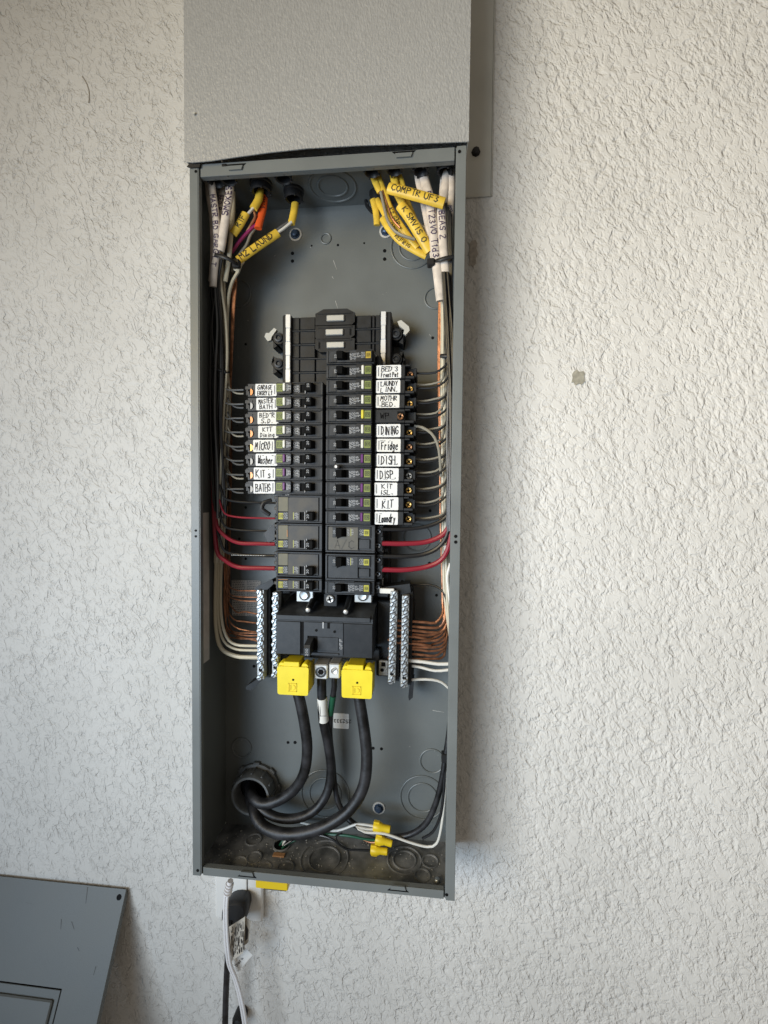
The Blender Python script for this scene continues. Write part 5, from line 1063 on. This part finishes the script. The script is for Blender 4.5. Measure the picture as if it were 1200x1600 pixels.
hx, hz = cl(186, 1402); b = MB(); b.prism(circ(hx, hz, .0042, 16), -.0002, .0004, 'y', XF); b.build('hole', 'void', cov)

# ================================================================== outlet, plug and cords below the box
a, c = A(337, 1400, -.008), A(410, 1440, -.008)
outp = thing('outlet_plate', ((a.x + c.x) / 2, 0, -.57), 'white outlet cover plate on the wall just below the box', 'outlet plate')
zp0 = c.z
b = MB(); b.box(a.x, c.x, -.010, -.0006, zp0, zp0 + .125, .0018); b.build('plate', 'outlet', outp)
b = MB(); q = A(386, 1390, -.012); b.box(q.x - .0008, q.x + .0004, -.0106, -.0101, zp0 + .035, zp0 + .12); b.build('seam', 'ink_grey', outp)
b = MB(); q = A(372, 1385, -.02); b.box(q.x - .014, q.x + .011, -.0125, -.0101, q.z - .03, q.z + .03, .001); b.build('socket_face', 'outlet', outp)
plug = thing('adapter_plug', A(366, 1420, -.03), 'black rounded adapter plug in the outlet below the box', 'plug')
pq = [A(366 + 20.5 * math.copysign(abs(math.cos(t)) ** .8, math.cos(t)) + 3 * math.sin(-t), 1427 + 20 * math.copysign(abs(math.sin(t)) ** .8, math.sin(t)), -.034) for t in [2 * math.pi * k / 20 + .01 for k in range(20)]]
cx = sum(p.x for p in pq) / 20; cz = sum(p.z for p in pq) / 20; b = MB(); vs = []; fs = []
for (y, k) in ((-.0127, .90), (-.022, .98), (-.030, 1.0), (-.034, .94), (-.0375, .80)): vs += [Vector((cx + (p.x - cx) * k, y, cz + (p.z - cz) * k)) for p in pq]
for j in range(4):
    for i in range(20): fs.append((j * 20 + i, j * 20 + (i + 1) % 20, (j + 1) * 20 + (i + 1) % 20, (j + 1) * 20 + i))
fs += [tuple(range(20)), tuple(range(80, 100))]; b.add(vs, fs, True); b.build('body', 'tape_black', plug)
t = thing('white_cord', A(357, 1385, -.06), 'white two strand cord with ribbed strain relief hanging below the box', 'cord')
b = MB(); rp = [A(x, y, -.064) for x, y in ((360, 1376), (358.5, 1384), (355, 1399))]; b.tube(rp, .0042, 12, taper=.8)
for k in range(4):
    q = rp[0].lerp(rp[2], .25 + .2 * k); d = (rp[2] - rp[0]).normalized(); b.lathe(q, d, [(.0035, -.0012), (.0060, -.0009), (.0060, .0009), (.0035, .0012)], 12)
b.build('strain_relief', 'cord_white', t)
for s in (-1, 1):
    b = MB(); b.tube([A(354 + 1.9 * s, 1397, -.065), A(352.5 + 1.9 * s, 1420, -.067), A(353 + 1.9 * s, 1450, -.066), A(355.5 + 1.9 * s, 1485, -.060), A(359 + 1.9 * s, 1508, -.054), A(368 + 1.6 * s, 1530, -.050), A(376 + 1.8 * s, 1560, -.048), A(383 + 2 * s, 1600, -.046), A(388 + 2 * s, 1640, -.045)], .0021, 10); b.build('strand', 'cord_white', t)
wire([(357, 1440, -.040), (356, 1490, -.034), (354, 1530, -.032), (352.5, 1570, -.032), (351, 1640, -.034)], .0046, 'cable', 'black cord hanging straight down from the black plug', None, 'cord', 'extension_cord', n=12)
q = A(371, 1600, -.02); b = MB(); b.lathe((q.x, -.002, q.z), (0, -1, 0), [(.010, 0), (.0105, .014), (.008, .020), (.003, .022)], 18); b.build('power_plug', 'tape_black', label='second black rounded plug at the bottom edge beside the white cord', cat='plug')
def paper(pts, m, label, Y0, lines, dirx):
    P = [A(x, y, y_) for x, y, y_ in pts]; n = (P[1] - P[0]).cross(P[2] - P[0]).normalized(); n = n if n.y < 0 else -n
    b = MB(); k = len(P); b.add([p + n * .0003 for p in P] + [p for p in P], [tuple(range(k)), tuple(range(2 * k - 1, k - 1, -1))] + [(i, (i + 1) % k, k + (i + 1) % k, k + i) for i in range(k)]); o = b.build('paper_tag', m, label=label, cat='tag')
    b = MB(); lines(b, P, n); b.build('lettering', 'ink', o, o=ORIG[o.as_pointer()]); return o
def lines_a(b, P, n):
    u = (P[1] - P[0]); v = (P[3] - P[0])
    for i in range(9):
        s = R_.uniform(.04, .16)
        while s < .88:
            L_ = R_.uniform(.04, .30); q = .10 + .093 * i + R_.uniform(-.02, .02); a_ = P[0] + u * q + v * s; e = P[0] + u * (q + R_.uniform(-.03, .03)) + v * min(.93, s + L_); k = u.normalized() * R_.uniform(.0003, .0009)
            b.add([a_ + k + n * .0006, e + k + n * .0006, e - k + n * .0006, a_ - k + n * .0006], [(0, 1, 2, 3)]); s += L_ + R_.uniform(.03, .14)
paper([(358, 1448, -.052), (383, 1432, -.050), (380, 1489, -.052), (362, 1501, -.054)], 'tag_light', 'beige paper tag with dark print hanging from the white cord', 0, lines_a, 0)
paper([(382, 1431, -.046), (392, 1439, -.044), (388, 1472, -.044), (381, 1478, -.046)], 'tag', 'narrow folded beige tag flap beside the printed tag', 0, lambda b, P, n: b.add([P[0].lerp(P[2], .3) + n * .0006, P[1].lerp(P[3], .35) + n * .0006, P[2].lerp(P[0], .15) + n * .0006, P[3].lerp(P[1], .2) + n * .0006], [(0, 1, 2, 3)]), 0)
def lines_b(b, P, n):
    c_ = sum(P, Vector()) / 4; d = (P[1] - P[0]).normalized(); text(b, 'Dara an', c_ + n * .0008, .0045, d, n.cross(d) if n.cross(d).z > 0 else -n.cross(d), wd=.16)
paper([(364, 1499, -.044), (380, 1478, -.040), (395, 1492, -.038), (370, 1520, -.042)], 'paper', 'small white paper tag with grey script below the beige one', 0, lines_b, 0)
a, c = A(400, 1380, -.05), A(450, 1391, -.05)
t = thing('yellow_clip', ((a.x + c.x) / 2, -.05, c.z), 'yellow strip with dark lower edge showing below the box', 'strip')
b = MB(); b.box(a.x, c.x, -.052, -.020, c.z, c.z + .012, .001); b.build('strip', 'nut_yellow', t); b = MB(); b.box(a.x + .012, c.x - .003, -.050, -.022, c.z - .0028, c.z - .0002, .0006); b.build('lower_edge', 'dusty', t)

# marks on the wall
def mark(pts, label, m='mark'):
    q = [A(x, y, -.0012) for x, y in pts]; b = MB(); b.prism([(p.x, p.z) for p in q], -.0016, .001); b.build('wall_mark', m, label=label, cat='mark')
M['mark'] = mat('beige_patch', (.33, .31, .25), .7, var=.3, vscale=200)
M['mark2'] = mat('dark_scuff', (.40, .36, .31), .8, var=.3, vscale=200)
mark([(897, 580), (901, 578), (905, 581), (911, 580), (914, 584), (912, 589), (914, 596), (909, 601), (905, 599), (900, 602), (896, 597), (893, 598), (895, 590), (894, 585)], 'small beige patch on the wall right of the panel')
mark([(734, 380), (738, 376), (743, 375), (746, 381), (744, 388), (747, 396), (743, 404), (744, 411), (739, 417), (736, 413), (733, 415), (734, 404), (732, 395), (735, 388)], 'brownish scuff on the wall beside the upper right of the box', 'mark2')
b = MB(); b.tube([A(128, 119, -.0006), A(136, 132, -.0006), A(139.5, 148, -.0006), A(138.5, 161, -.0006)], .0008, 6, flat=.6); b.build('wall_mark', 'mark2', label='thin curved hairline on the wall at the upper left', cat='mark')
print('objects', len(bpy.data.objects), 'tris', sum(len(m.polygons) for m in bpy.data.meshes))
